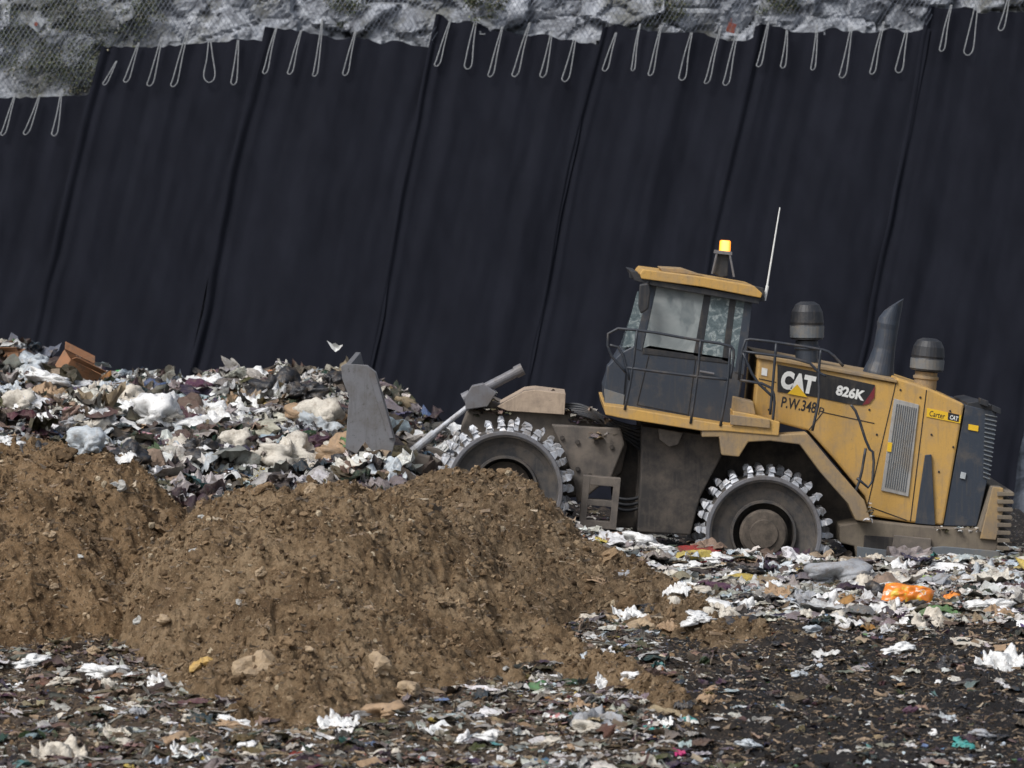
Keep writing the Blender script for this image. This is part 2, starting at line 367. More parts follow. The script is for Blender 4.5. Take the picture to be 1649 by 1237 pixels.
def tsheet(k,seed,cr):
    r=np.random.default_rng(seed); g=np.linspace(-1,1,k); u,v=np.meshgrid(g,g); u=u.ravel();v=v.ravel()
    m=np.maximum(np.abs(u),np.abs(v)); L=np.hypot(u,v)+1e-6; sq=r.uniform(0,.8)
    f=sq+(1-sq)*m/L; u=u*f;v=v*f
    an=np.arctan2(v,u); rag=1+.25*vn(np.cos(an)*2+seed,np.sin(an)*2,s=seed)*m+.12*vn(np.cos(an)*5+seed,np.sin(an)*5,s=seed+1)*m
    u=u*rag*.5; v=v*rag*.5
    wu=u+.15*vn(u*4+seed,v*4,s=seed+9); sg=r.choice([-1,1])
    edge=1-.45*m**3
    w=cr*edge*(sg*.36*(np.abs(vn(wu*3.2+seed,v*3.2,s=seed+2))-.3)-.24*(np.abs(vn(wu*7+seed,v*7,s=seed+3))-.3)+.07*vn(wu*12+seed,v*12,s=seed+5))
    a=r.normal(-.3,.45)*cr; b=r.normal(-.15,.3)*cr; w=w+a*u*u+b*v*v
    return np.stack([u,v,w],1)
def lib_instances(P,size,tilt,k,cr=1.,asp=(.4,1.),nt=24,sq=1.):
    T=np.stack([tsheet(k,100+i*3,cr) for i in range(nt)]); n=len(P)
    L=T[RNG.integers(0,nt,n)].copy(); L[:,:,1]*=RNG.uniform(*asp,(n,1)); L[:,:,2]*=RNG.uniform(.5,1.5,(n,1)); L*=size[:,None,None]
    L=np.einsum('nij,nkj->nki',randrot(n,tilt),L); L[:,:,2]*=sq; L=L+P[:,None,:]
    r=np.arange(k-1); a=(r[:,None]*k+r[None,:]).ravel(); q=np.stack([a,a+1,a+k+1,a+k],1)
    return L.reshape(-1,3),(q[None]+(np.arange(n)*k*k)[:,None,None]).reshape(-1,4),k*k
t=(1+5**.5)/2
ICO_V=np.array([(-1,t,0),(1,t,0),(-1,-t,0),(1,-t,0),(0,-1,t),(0,1,t),(0,-1,-t),(0,1,-t),(t,0,-1),(t,0,1),(-t,0,-1),(-t,0,1)],float)/1.9
ICO_F=np.array([(0,11,5),(0,5,1),(0,1,7),(0,7,10),(0,10,11),(1,5,9),(5,11,4),(11,10,2),(10,7,6),(7,1,8),(3,9,4),(3,4,2),(3,2,6),(3,6,8),(3,8,9),(4,9,5),(2,4,11),(6,2,10),(8,6,7),(9,8,1)])
def clods(P,size,flat=(.45,1.3)):
    n=len(P); L=ICO_V[None]*(1+RNG.normal(0,.3,(n,12,1)))*size[:,None,None]*RNG.uniform(*flat,(n,1,3))
    L=np.einsum('nij,nkj->nki',randrot(n,1.5),L)+P[:,None,:]
    Q=ICO_F[None]+(np.arange(n)*12)[:,None,None]
    return L.reshape(-1,3),Q.reshape(-1,3)
def bagmesh(seed,crump=.35,flat=.6,sub=4):
    import bmesh
    bm=bmesh.new(); bmesh.ops.create_icosphere(bm,subdivisions=sub,radius=.5)
    V=np.array([v.co for v in bm.verts]); Fc=[[v.index for v in f.verts] for f in bm.faces]; bm.free()
    n=V/np.linalg.norm(V,axis=1)[:,None]; o=seed*13.7
    W=V+.12*np.stack([vn(V[:,0]*4+o,V[:,1]*4,V[:,2]*4,s=seed+7),vn(V[:,0]*4+o,V[:,1]*4,V[:,2]*4,s=seed+8),V[:,2]*0],1)
    d=.6*(1-np.abs(vn(W[:,0]*3+o,W[:,1]*3,W[:,2]*3,s=seed)))+.42*(1-np.abs(vn(W[:,0]*6.5+o,W[:,1]*6.5,W[:,2]*6.5,s=seed+1)))+.26*(1-np.abs(vn(W[:,0]*13+o,W[:,1]*13,W[:,2]*13,s=seed+2)))
    low=.42*vn(V[:,0]*2.2+o,V[:,1]*2.2,V[:,2]*2.2,s=seed+3)
    rr=np.random.default_rng(seed); dn=rr.normal(0,1,3); dn/=np.linalg.norm(dn); q=np.clip(n@dn,0,1)**14
    V=V+n*((d-.85)*crump+low+q*.25)[:,None]; V[:,2]*=flat
    return V,Fc
def inmound(x,y):
    g=G(x,y,False)+.05+.15*vn(x*3,y*3,s=88); r=np.zeros(x.shape,bool)
    for k in MP: r|=mound(k,x,y,False)>g
    return r
PAL=np.array([(.76,.76,.75),(.60,.57,.51),(.42,.40,.37),(.22,.2,.185),(.025,.025,.028),(.085,.062,.044),(.31,.225,.15),(.12,.20,.34),(.07,.22,.21),(.33,.05,.04),(.45,.28,.27),(.10,.22,.09),(.55,.43,.10),(.13,.11,.20),(.47,.55,.60),(.38,.17,.06)])
def palette(n,w,x,y,Wd,amt):
    w=np.array(w,float);w/=w.sum();wd=np.array(Wd,float);wd/=wd.sum()
    p=np.clip(.5*min(1,amt)+amt*(vn(x*1.1,y*.8,s=91)*1.3+vn(x*3,y*2.2,s=92)*.6),0,1)
    i1=RNG.choice(16,n,p=w); i2=RNG.choice(16,n,p=wd); idx=np.where(RNG.random(n)<p,i2,i1)
    return np.clip(PAL[idx]*RNG.uniform(.6,1.1,(n,1))+RNG.normal(0,.012,(n,3)),.008,.8)
W_white=[26,20,14,9,8,9,10,1.6,.7,.7,.7,.8,.7,.4,7,.8]
W_dark =[4,5,7,10,32,32,9,.5,.4,.3,.3,.3,.2,.3,1.5,.3]
W_brown=[4,11,16,15,9,32,24,.3,.2,.4,.4,.3,.3,.2,.8,1]
def litter(name,label,regs):
    Vs=[];Qs=[];Cs=[];S=[];off=0
    for (n,x0,x1,y0,y1,smin,smax,W,tilt,dens,k,asp,cr,amt,sq) in regs:
        x=RNG.uniform(x0,x1,n); y=RNG.uniform(y0,y1,n); kp=~inmound(x,y)
        if dens is not None: kp&=RNG.random(n)<dens(x,y)
        x=x[kp];y=y[kp]; n=len(x)
        s=smin*(smax/smin)**(RNG.random(n)**1.6)
        z=G(x,y)+s*.09
        P=np.stack([x,y,z],1)
        v,q,m=lib_instances(P,s,tilt,k,cr,asp,sq=sq) if k>3 else sheets(P,s,tilt,k,asp,sq=sq)
        Vs.append(v);Qs.append(q+off);off+=len(v); Cs.append(np.repeat(palette(n,W,x,y,W_dark,amt),m,0))
        S.append(np.repeat((RNG.random(n)<(.7 if k>4 else .4)),(k-1)**2))
    return bigmesh(name,np.vstack(Vs),np.vstack(Qs),'mixed',col=np.vstack(Cs),smooth=np.concatenate(S),kind='stuff',label=label,category='litter')
def d_near(x,y):
    f=vn(x*.6+3,y*.3,s=77)+.7*vn(x*1.5,y*.9,s=78)+.5*vn(x*4,y*2.5,s=79)
    band=np.clip((y+8.6)/2.5,0,1); front=np.clip((-15.0-y)/1.,0,1); lft=np.clip((2.9-x)/1.5,0,1)*.5
    return np.clip(.20+.7*band+.4*front+lft+f*.6,.03,1)
def d_patch(x,y): return np.clip(.55+.9*(vn(x*.9,y*.7,s=94)+.5*vn(x*2.6,y*2,s=95)),.12,1)
def d_strip(x,y): return np.clip(.5+.8*(vn(x*.8+5,y*.6,s=96)+.6*vn(x*2.6,y*1.6,s=97)),.1,1)
litter('bank_waste','loose white, grey and dark household waste on the bank',[
  (3300,-9.5,.6,-4,8,.22,.75,W_white,.5,None,10,(.3,1),1.5,.85,.7),
  (9500,-9.5,.6,-4,8.3,.09,.30,W_white,.75,None,7,(.25,1),1.7,.8,.75),
  (12000,-9.5,.6,-4,8.3,.04,.12,W_white,.9,None,4,(.3,1),1.2,.7,.75),
  (8000,-9.5,.6,-4,8.3,.03,.07,W_white,.8,d_patch,3,(.3,1),1,.5,.7),
  (5500,-9.5,.6,-4,8.3,.14,.65,W_dark,.5,None,6,(.04,.16),1,.3,.8),
])
litter('surface_waste','flattened pale waste scraps pressed into dark soil',[
  (1700,0.3,9.5,-8,-2.3,.22,.7,W_white,.28,d_patch,10,(.3,1),1.4,.35,.5),
  (5600,0.3,9.5,-8,-2.1,.09,.28,W_white,.45,None,7,(.25,1),1.6,.45,.55),
  (9500,0.3,9.5,-8.4,-2.1,.04,.11,W_white,.6,None,4,(.3,1),1,.5,.6),
  (1500,0.3,9.5,-2.1,4,.08,.3,W_white,.5,None,6,(.35,1),1,.4,.6),
  (7500,0.3,9,-17,-7,.025,.08,W_white,.45,d_near,4,(.25,1),1,.4,.55),
  (3400,0.3,9,-17,-7,.07,.24,W_white,.4,d_near,7,(.25,1),1.5,.45,.55),
  (300,0.3,9,-17,-7,.2,.45,W_white,.3,d_near,10,(.3,1),1.5,.4,.45),
  (1700,0.3,9,-17,-7,.06,.26,W_dark,.5,None,6,(.1,.8),1.4,.5,.6),
])
litter('shredded_waste','matted brown and grey waste strewn at mound foot',[
  (5500,-8.5,1.8,-17,-8.2,.035,.13,W_brown,.5,d_strip,4,(.15,.9),1,.25,.5),
  (3800,-8.5,1.8,-17,-8.2,.09,.36,W_brown,.42,d_strip,7,(.2,.9),1.6,.25,.55),
  (5400,-8.5,1.8,-17,-8.2,.03,.11,W_white,.45,d_patch,4,(.3,1),1,.35,.5),
  (2300,-8.5,1.8,-17,-8.2,.08,.22,W_white,.42,d_patch,7,(.3,1),1.5,.4,.5),
  (480,-8.5,1.8,-17,-8.2,.16,.5,W_white,.3,d_patch,10,(.3,1),1.4,.4,.45),
  (3200,-8.5,1.8,-17,-8.2,.1,.45,W_brown,.35,None,6,(.04,.13),.8,.2,.7),
])
def blobs(name,label,regs):
    Bt=[bagmesh(500+i*5,.62,.55,3) for i in range(12)]; BF=np.array(Bt[0][1]); BV=np.stack([b[0] for b in Bt]); nv=BV.shape[1]
    Vs=[];Qs=[];Cs=[];off=0
    for (n,x0,x1,y0,y1,smin,smax,W,amt) in regs:
        x=RNG.uniform(x0,x1,n); y=RNG.uniform(y0,y1,n); kp=~inmound(x,y); x=x[kp];y=y[kp]; n=len(x)
        s=smin*(smax/smin)**(RNG.random(n)**1.8)
        L=BV[RNG.integers(0,12,n)]*RNG.uniform(.45,1.3,(n,1,3))*s[:,None,None]
        L=np.einsum('nij,nkj->nki',randrot(n,.6),L)+np.stack([x,y,G(x,y)+s*.04],1)[:,None,:]
        Vs.append(L.reshape(-1,3)); Qs.append((BF[None]+(np.arange(n)*nv)[:,None,None]).reshape(-1,3)+off); off+=n*nv
        Cs.append(np.repeat(palette(n,W,x,y,W_dark,amt),nv,0))
    bigmesh(name,np.vstack(Vs),np.vstack(Qs),'mixed',k=3,col=np.vstack(Cs),smooth=False,kind='stuff',label=label,category='litter')
blobs('crumpled_waste','crumpled bags and packaging heaped in the landfill bank',[
  (460,-9.5,.6,-4,8,.14,.55,W_white,.9),(150,.3,9.5,-7.5,-2.2,.08,.3,W_white,.4),(50,-8.5,1,-17,-8,.06,.2,W_brown,.5),(50,.3,9,-17,-8,.06,.2,W_white,.7)])
def clodcol(n,pal,wt):
    pal=np.array(pal); i=RNG.choice(len(pal),n,p=np.array(wt)/sum(wt)); return pal[i]*RNG.uniform(.7,1.25,(n,1))
SP=[(.24,.165,.098),(.15,.10,.058),(.32,.235,.148),(.45,.37,.26),(.085,.056,.034)]
n=95000; x=RNG.uniform(-8.5,5,n); y=RNG.uniform(-15,-3,n); k=inmound(x,y); x=x[k];y=y[k]; n=len(x)
s=.007*(6.5**(RNG.random(n)**3.4)); z=H(x,y)+s*.1
v,q=clods(np.stack([x,y,z],1),s)
c=clodcol(n,SP,[44,24,18,3,11])
bigmesh('soil_clods',v,q,'clod',k=3,col=np.repeat(c,12,0),kind='stuff',label='crumbly brown soil clods and gravel covering the mounds',category='soil')
Bt=[bagmesh(800+i*5,.6,.65,3) for i in range(10)]; BF=np.array(Bt[0][1]); BV=np.stack([b[0] for b in Bt]); nv=BV.shape[1]
n=1000; x=RNG.uniform(-8.5,5,n); y=RNG.uniform(-15,-3,n); k=inmound(x,y); x=x[k];y=y[k]; n=len(x)
s=.05*(4.5**(RNG.random(n)**2.4)); L=BV[RNG.integers(0,10,n)]*RNG.uniform(.5,1.3,(n,1,3))*s[:,None,None]
L=np.einsum('nij,nkj->nki',randrot(n,.9),L)+np.stack([x,y,H(x,y)-s*.10],1)[:,None,:]
bigmesh('soil_lumps',L.reshape(-1,3),(BF[None]+(np.arange(n)*nv)[:,None,None]).reshape(-1,3),'clod',k=3,col=np.repeat(clodcol(n,SP[:3],[50,25,18]),nv,0),smooth=False,kind='stuff',label='larger broken lumps of brown soil on the mounds',category='soil')
n=34000; x=RNG.uniform(-9.5,9,n); y=RNG.uniform(-17,7,n); k=~inmound(x,y)&((y<-7)|(x<.5)|(RNG.random(n)<.3)); x=x[k];y=y[k]; n=len(x)
s=.007*(6**(RNG.random(n)**2.8)); z=G(x,y)+s*.1
v,q=clods(np.stack([x,y,z],1),s)
gm=np.zeros(n)
for kk in MP: gm=np.maximum(gm,np.clip(1+(mound(kk,x,y,False)-G(x,y,False))/.6,0,1))
lf=np.clip((1.8-x)/1.5,0,1)*(y<-8)*.6
c1=clodcol(n,SP,[44,24,16,3,13]); c2=clodcol(n,[(.009,.008,.008),(.024,.019,.016),(.07,.05,.036)],[54,32,9])
c=np.where((RNG.random(n)<np.clip(gm+lf,0,1))[:,None],c1,c2)
bigmesh('compost_lumps',v,q,'clod',k=3,col=np.repeat(c,12,0),kind='stuff',label='dark compost lumps scattered between the waste',category='soil')
n=30000; x=RNG.uniform(-8.5,9,n); y=RNG.uniform(-16,-3,n); z=H(x,y)+.010
v,q,m_=sheets(np.stack([x,y,z],1),.03*(6**(RNG.random(n)**2)),.35,3,(.04,.10),.05)
bigmesh('twigs',v,q,'mixed',col=np.repeat(clodcol(n,[(.11,.08,.052),(.30,.215,.14),(.45,.37,.27)],[4,4,1]),m_,0),kind='stuff',label='thin dry twigs and wood shreds mixed in soil',category='twigs')

# ---------------------------------------------------------------- geotextile wall
def wy(z): return 11+(z+4)*.423
def on_wall(px,py):
    y=13.
    for _ in range(12): p=pt(px,py,y); y=wy(p[2])
    return np.array([p[0],y,p[2]])
seams_bot=[(-330,980),(-50,980),(212,980),(508,980),(762,980),(1010,980),(1302,980),(1590,980)]
tops=[((-125,165),(148,150)),((160,78),(425,62)),((424,44),(700,74)),((703,26),(964,72)),((966,40),(1218,64)),((1216,44),(1498,50)),((1496,8),(1760,34))]
def panel(i):
    tl,tr=on_wall(*tops[i][0]),on_wall(*tops[i][1]); bl,br=on_wall(*seams_bot[i]),on_wall(seams_bot[i+1][0]+8,980)
    nu,nv=130,200
    u=np.linspace(0,1,nu)**1.15;v=np.linspace(0,1,nv); Ug,Vg=np.meshgrid(u,v); Ug=Ug.ravel();Vg=Vg.ravel()
    T=tl[None]*(1-Ug[:,None])+tr[None]*Ug[:,None]; B=bl[None]*(1-Ug[:,None])+br[None]*Ug[:,None]
    P=T*(1-Vg[:,None])+B*Vg[:,None]
    wob=.06*vn(Vg*4+i*9,Ug*0+i,s=51)+.022*vn(Vg*16+i*9,Ug*0,s=52)
    P[:,0]+=wob*(1-np.minimum(Ug,1-Ug)*2)
    P[:,2]+=(1-Vg)**10*(.05*vn(Ug*9+i*5,Ug*0,s=53)-.03*np.sin(Ug*math.pi)+.025*vn(Ug*26+i*5,Ug*0,s=59))
    d=.02+.08*(fbm(Ug*4+i*11+Vg*.5,Vg*.8,o=3,s=54))+.028*vn(Ug*14+i*3,Vg*1.2,s=55)+.008*vn(Ug*22,Vg*14,s=56)
    wv=.3+.7*np.abs(vn(Vg*3+i*4,Vg*0,s=66))
    e=np.exp(-((Ug-.018)/.022)**2); d+=e*(.035+.025*vn(Vg*9+i*4,Ug*8,s=57))
    ec=.055+.02*vn(Vg*2.2+i*3,Vg*0,s=67)
    d-=np.exp(-((Ug-ec)/.016)**2)*.05*wv; d+=np.exp(-((Ug-ec-.04)/.02)**2)*.03*wv
    d+=np.exp(-((Ug-.97)/.03)**2)*(-.03+.03*vn(Vg*11+i,Ug*8,s=58))
    d+=np.exp(-((Ug-.5-.06*math.sin(i*3))/.1)**2)*.03
    P[:,1]-=d+(.05 if i%2 else 0.03)
    a=np.arange((nv-1)*(nu-1)); r=a//(nu-1); c=a%(nu-1); q=r*nu+c
    Q=np.stack([q,q+nu,q+nu+1,q+1],1)
    bigmesh('geotextile_panel',P,Q,'fabric',smooth=True,label='black geotextile sheet hanging down the steep rock face',category='fabric sheet',group='black lining sheets on the cliff')
for i in range(7): panel(i)
TX=[];TZ=[]
for a,b in tops:
    for q in (a,b): p=on_wall(*q); TX.append(p[0]); TZ.append(p[2])
TX=np.array(TX);TX=np.maximum.accumulate(TX+np.arange(len(TX))*1e-4);TZ=np.array(TZ)
def cliffd(x,z):
    w1,b1=worley(x*.75+.25*vn(x*2,z*2,s=60)+z*.35,z*1.1-x*.2,61,.9); w2,b2=worley(x*2.1+z*.6,z*2.8-x*.5,65,1.0); w3,b3=worley(x*5.5+z,z*6,69,1.)
    return w1*.9+w2*.34+w3*.08-.16*np.exp(-(b1/.08)**2)-.06*np.exp(-(b2/.1)**2)+vn(x*11,z*11,s=64)*.02
def cliff_y(x,z):
    x=np.asarray(x,float);z=np.asarray(z,float)
    up=np.clip((z-4.4)/1.0,0,1); return wy(z)+.55-cliffd(x,z)*(.12+.42*up)
xs=np.arange(-26,26,.06); zs=np.concatenate([np.arange(-5,2.5,.5),np.arange(2.5,10,.05)])
X,Z=np.meshgrid(xs,zs); Y=cliff_y(X.ravel(),Z.ravel()).reshape(X.shape)
nx=len(xs); a=np.arange((len(zs)-1)*(nx-1)); q=(a//(nx-1))*nx+a%(nx-1)
bigmesh('rock_cliff',np.stack([X,Y,Z],-1),np.stack([q,q+1,q+nx+1,q+nx],1),'rock',kind='structure',label='pale grey fractured rock cliff above lining sheets',category='cliff')
parts=[]
m,nt,b=newmat('net_wire'); b.inputs['Base Color'].default_value=(.10,.115,.15,1); b.inputs['Roughness'].default_value=.6; M['net']=m
for sgn in (-1,1):
    for x0 in np.arange(-13,13,.085):
        z=np.arange(3.7,7.6,.11); x=x0+sgn*(z-5.5)*.62
        kp=z>np.interp(x,TX,TZ)+.02
        if kp.sum()<3: continue
        i0=np.argmax(kp); z=z[i0:];x=x[i0:]
        y=wy(z)-.03-.40*np.clip((z-np.interp(x,TX,TZ))/.5,0,1)+.06*vn(x*1.5,z*1.5,s=33)
        parts.append(tube(list(np.stack([x,y,z],1)),.0038,3,caps=False))
V,Fc=join(parts); mk('rock_netting',V,Fc,'net',label='steel rockfall netting draped over the pale cliff',category='netting')
m,nt,b=newmat('cable_steel'); p=wpos(nt); nt.links.new(ramp(nt,noise(nt,30,3,.6,p),[(.3,(.14,.15,.16)),(.7,(.30,.31,.32))]),b.inputs['Base Color']); b.inputs['Roughness'].default_value=.6; M['cable']=m
loops=[(6,219,22,66,11),(43,218,26,66,11),(89,220,14,70,12),(170,138,20,42,10),(204,134,22,68,10),(242,140,22,76,12),(280,141,24,88,13),(338,135,4,68,22),(377,138,10,74,14),(427,120,18,76,11),(467,121,18,70,11),(507,124,16,96,11),(556,123,16,72,12),
(703,108,22,76,11),(753,113,12,82,15),(789,125,20,78,11),(828,125,24,84,14),(873,126,18,74,13),(909,133,20,80,15),(973,116,18,62,11),(1018,115,10,74,8),(1046,123,18,82,10),(1097,131,14,78,13),(1136,136,24,92,12),(1167,139,20,90,11),(1220,109,18,72,11),(1259,111,10,64,11),(1307,114,10,72,11),(1354,127,18,84,15),(1402,121,18,86,13),(1445,119,14,70,14),(1514,84,14,76,12),(1556,91,18,92,17),(1609,51,16,60,14)]
for (bx,by,dx,L,w) in loops:
    j=random.uniform(-3,3); w=w*random.uniform(.7,1.0); L+=random.uniform(-4,4)
    pix=[(bx+dx-w*.1+j,by-L),(bx+dx*.55-w*.28,by-L*.55),(bx-w*.42+dx*.15,by-w*.9),(bx-w*.40,by-w*.35),(bx,by),(bx+w*.42,by-w*.3),(bx+w*.45+dx*.15,by-w*.9),(bx+dx*.55+w*.22,by-L*.55),(bx+dx+w*.08+j,by-L)]
    P=[on_wall(*q)+np.array([0,-.22,0]) for q in pix]
    V,Fc=tube(smoothline(P,2),.0090,6)
    mk('cable_loop',V,Fc,'cable',smooth=True,label='thin grey steel cable loop hanging over black sheet',category='cable loop',group='cable loops along the sheet tops')
def cliffpt(px,py):
    y=15.
    for _ in range(12):
        p=pt(px,py,y); y=float(cliff_y(np.array([p[0]]),np.array([p[2]]))[0])
    return np.array([p[0],y,p[2]])
p=cliffpt(62,40)
pl=mk('anchor_plate',*join([boxm((p[0],p[1]-.32,p[2]),(.2,.02,.2),Matrix.Rotation(.7,3,'Y'))]),'lightgrey',bevel=.004,label='pale diamond anchor plate bolted to the cliff',category='anchor plate')
mk('bolt',*lathe_y(p[0],p[2],[(0.001,p[1]-.39),(.035,p[1]-.39),(.04,p[1]-.345),(.04,p[1]-.33)],12),plastic('red_tag',(.22,.05,.03)),parent=pl)
p=cliffpt(1176,46)
mk('warning_tag',*join([boxm((p[0],p[1]-.35,p[2]),(.15,.02,.17),Matrix.Rotation(.3,3,'Y')),boxm((p[0],p[1]-.33,p[2]+.12),(.02,.01,.1))]),M['red_tag'],bevel=.004,label='small faded red tag fixed to the netting',category='tag')
m,nt,b=newmat('shrub_leaf'); at=nt.nodes.new('ShaderNodeAttribute'); at.attribute_name='Col'; nt.links.new(at.outputs['Color'],b.inputs['Base Color']); b.inputs['Roughness'].default_value=.7; M['leaf']=m
for (px,py,s) in [(125,75,.9),(160,30,.8),(85,115,.5),(15,70,.7),(60,90,.6),(230,22,.35),(770,8,.35),(1080,14,.3),(1260,6,.35),(560,12,.3),(30,5,.8),(140,110,.6),(110,20,.7)]:
    p=cliffpt(px,py); n=1300
    clump=RNG.normal(0,.5,(18,3)); ci=RNG.integers(0,18,n)
    Pp=p+np.array([0,-.16,0])+(clump[ci]+RNG.normal(0,.17,(n,3)))*s*np.array([1,.3,.8])
    v,q,m_=sheets(Pp,RNG.uniform(.015,.05,n),1.2,2,(.3,.6))
    bigmesh('shrub',v,q,'leaf',col=np.repeat(clodcol(n,[(.085,.105,.05),(.135,.15,.085),(.05,.06,.033),(.19,.175,.12)],[4,3,2,2]),m_,0),label='small scrubby green plant clinging to pale rock',category='shrub',group='shrubs on the cliff')

# ================================================================= compactor
base=pt(1025,900,0)
comp=bpy.data.objects.new('landfill_compactor',None); COL.objects.link(comp); comp.location=base.tolist(); WL[comp.name]=base
comp['label']='yellow landfill compactor with spiked steel wheels driving over waste'; comp['category']='compactor'
R0=.785
tme=[]
for vi in range(3):
    hb=[.155,.17,.162][vi]; L=[]
    for (rad,hw,hy) in ((-.02,.065,.08),(.02,.046,.06),(hb*.45,.034,.05),(hb*.52,.052,.072),(hb*.8,.042,.062),(hb*1.03,.022,.04)):
        L.append([(rad,-hy,-hw),(rad,hy,-hw),(rad,hy,hw),(rad,-hy,hw)])
    V=np.array(L).reshape(-1,3); V+=np.random.default_rng(vi).normal(0,.006,V.shape)
    Fc=[[i*4+k,i*4+(k+1)%4,(i+1)*4+(k+1)%4,(i+1)*4+k] for i in range(5) for k in range(4)]+[[20,21,22,23]]
    me=bpy.data.meshes.new('tooth'); me.from_pydata(V.tolist(),[],Fc); me.materials.append(M['steel']); me.update(); tme.append(me)
def wheel(px,py,near,hubkind):
    yn=-1.85 if near else .75; w=1.1
    c=pt(px,py,-1.85); cx,cz=c[0],c[2]; R=R0
    s=1 if near else -1; y0=yn if near else yn+w; y1=y0+s*w
    prof=[(R,y1),(R,y0),(R-.035,y0-s*.012),(R-.07,y0),(R-.075,y0+s*.05),(.62,y0+s*.10),(.46,y0+s*.13),(.45,y0+s*.06),(.42,y0+s*.06),(.40,y0+s*.42),(.001,y0+s*.44)]
    V,Fc=lathe_y(cx,cz,prof,72)
    if not near: Fc=[f[::-1] for f in Fc]
    Vb,Fb=lathe_y(cx,cz,[(R,y1),(.001,y1-s*.1)],72)
    V,Fc=join([(V,Fc),(Vb,Fb)])
    wc=((cx,(y0+y1)/2,cz))
    wh=mk('wheel',V,Fc,'drum',parent=comp,origin=wc)
    mk('rim',*lathe_y(cx,cz,[(R-.052,y0-s*.004),(R-.035,y0-s*.02),(R+.004,y0-s*.02),(R+.012,y0),(R+.012,y0+s*.05),(R+.002,y0+s*.05)],72),'grey',parent=wh)
    if hubkind: pr=[(.33,y0+s*.43),(.33,y0+s*.04),(.30,y0),(.20,y0-s*.01),(.19,y0-s*.035),(.001,y0-s*.04)]
    else: pr=[(.37,y0+s*.43),(.36,y0+s*.30),(.22,y0+s*.28),(.21,y0+s*.2),(.001,y0+s*.19)]
    hb_=mk('hub',*lathe_y(cx,cz,pr,40),'hub',parent=wh)
    for r in range(4):
        yc=y0+s*(.085+r*(w-.17)/3)
        for j in range(15):
            a=(j+(.5 if r%2 else 0))/15*2*math.pi+px*.01+random.uniform(-.045,.045)
            o=bpy.data.objects.new('tooth',random.choice(tme)); COL.objects.link(o); o.parent=wh
            o.location=(R*math.cos(a),yc-wc[1],R*math.sin(a)); o.rotation_euler=(0,-a+random.uniform(-.1,.1),random.uniform(-.12,.12))
            o.scale=(random.uniform(.75,1.12),1,random.uniform(.8,1.15))
    return wh
for near in (True,False):
    wheel(813,788,near,False); wheel(1230,860,near,True)
def E(name,poly,y0,y1,mat,parent,bevel=.012,yr=None,**k):
    return mk(name,*ext(poly,y0,y1,yr),mat,parent=parent,bevel=bevel,**k)
hood=E('hood',[(1222,574),(1300,589),(1443,618),(1443,608),(1497,626),(1553,651),(1519,846),(1468,842),(1404,832),(1393,800),(1345,742),(1302,694),(1255,682),(1213,668)],-1.25,1.25,'yellow',comp,.03)
def line(a,b,w=.007,y=-1.253): return tube([pt(*a,y),pt(*b,y)],w,4)
for a,b in (((1443,616),(1397,815)),((1492,628),(1466,840)),((1222,610),(1250,616)),((1397,815),(1460,838)),((1303,692),(1325,664)),((1325,664),(1408,682))):
    V,Fc=line(a,b); mk('panel_seam',V,Fc,'dblack',parent=hood)
for a in ((1232,625),(1238,660),(1400,660),(1412,700),(1405,760),(1450,628),(1482,640),(1500,700),(1530,662),(1512,760),(1535,720)):
    q=pt(*a,-1.25); mk('bolt',*lathe_y(q[0],q[2],[(.001,-1.262),(.014,-1.262),(.016,-1.249)],8),'dblack',parent=hood)
L=[ext([(1440,642),(1480,652),(1463,800),(1419,790)],-1.275,-1.251)]
lp=mk('louver_panel',*join(L),'louver',parent=hood,bevel=.005)
L=[]
for i in range(10):
    t=(i+.5)/10; a=(1443+34*t,650+8*t); b=(1424+35*t,784+9*t)
    L.append(tube([pt(*a,-1.28),pt(*b,-1.28)],.008,4))
mk('louver_slats',*join(L),'midgrey',parent=lp)
E('side_guard',[(1490,733),(1500,732),(1503,790),(1506,846),(1474,843),(1480,800)],-1.30,-1.251,'slate',hood,.006)
dec=E('decal_band',[(1252,587),(1300,596),(1409,620),(1408,628),(1388,653),(1362,650),(1316,640),(1252,631)],-1.262,-1.2505,'dblack',hood,0)
E('decal_flash',[(1409,622),(1400,637),(1388,653),(1400,650),(1408,640)],-1.266,-1.2508,'red',hood,0)
def text(s,x0,y0,x1,y1,h,yy,mat,parent,off=.02,name='lettering',shear=0):
    cu=bpy.data.curves.new('t','FONT'); cu.body=s; cu.size=1; cu.offset=off; cu.resolution_u=4
    to=bpy.data.objects.new('t',cu); COL.objects.link(to)
    dg=bpy.context.evaluated_depsgraph_get(); me=bpy.data.meshes.new_from_object(to.evaluated_get(dg))
    n=len(me.vertices); co=np.zeros(n*3); me.vertices.foreach_get('co',co); co=co.reshape(-1,3)
    mn=co.min(0);mx=co.max(0); u=(co[:,0]-mn[0])/(mx[0]-mn[0]); v=(co[:,1]-mn[1])/(mx[1]-mn[1])
    A=pt(x0,y0,yy);B=pt(x1,y1,yy); up=np.array([-(B-A)[2],0,(B-A)[0]]); up/=np.linalg.norm(up); hh=h*K*(yy+60)
    V=A+u[:,None]*(B-A)+v[:,None]*up*hh+ (v*shear)[:,None]*(B-A)
    Fc=[list(p.vertices) for p in me.polygons]
    bpy.data.objects.remove(to); bpy.data.curves.remove(cu)
    return mk(name,V,Fc,mat,parent=parent)
text('CAT',1255,625,1309,636,30,-1.268,'white',hood,.065)
E('emblem_triangle',[(1268,634),(1284,619),(1300,640)],-1.2725,-1.2715,'ylw',hood,0)
text('826K',1345,636,1391,646,17,-1.268,'white',hood,.045)
text('P.W.348',1257,656,1313,666,18,-1.2535,'dblack',hood,.02)
text('P',1317,668,1325,670,13,-1.2535,'dblack',hood,.0)
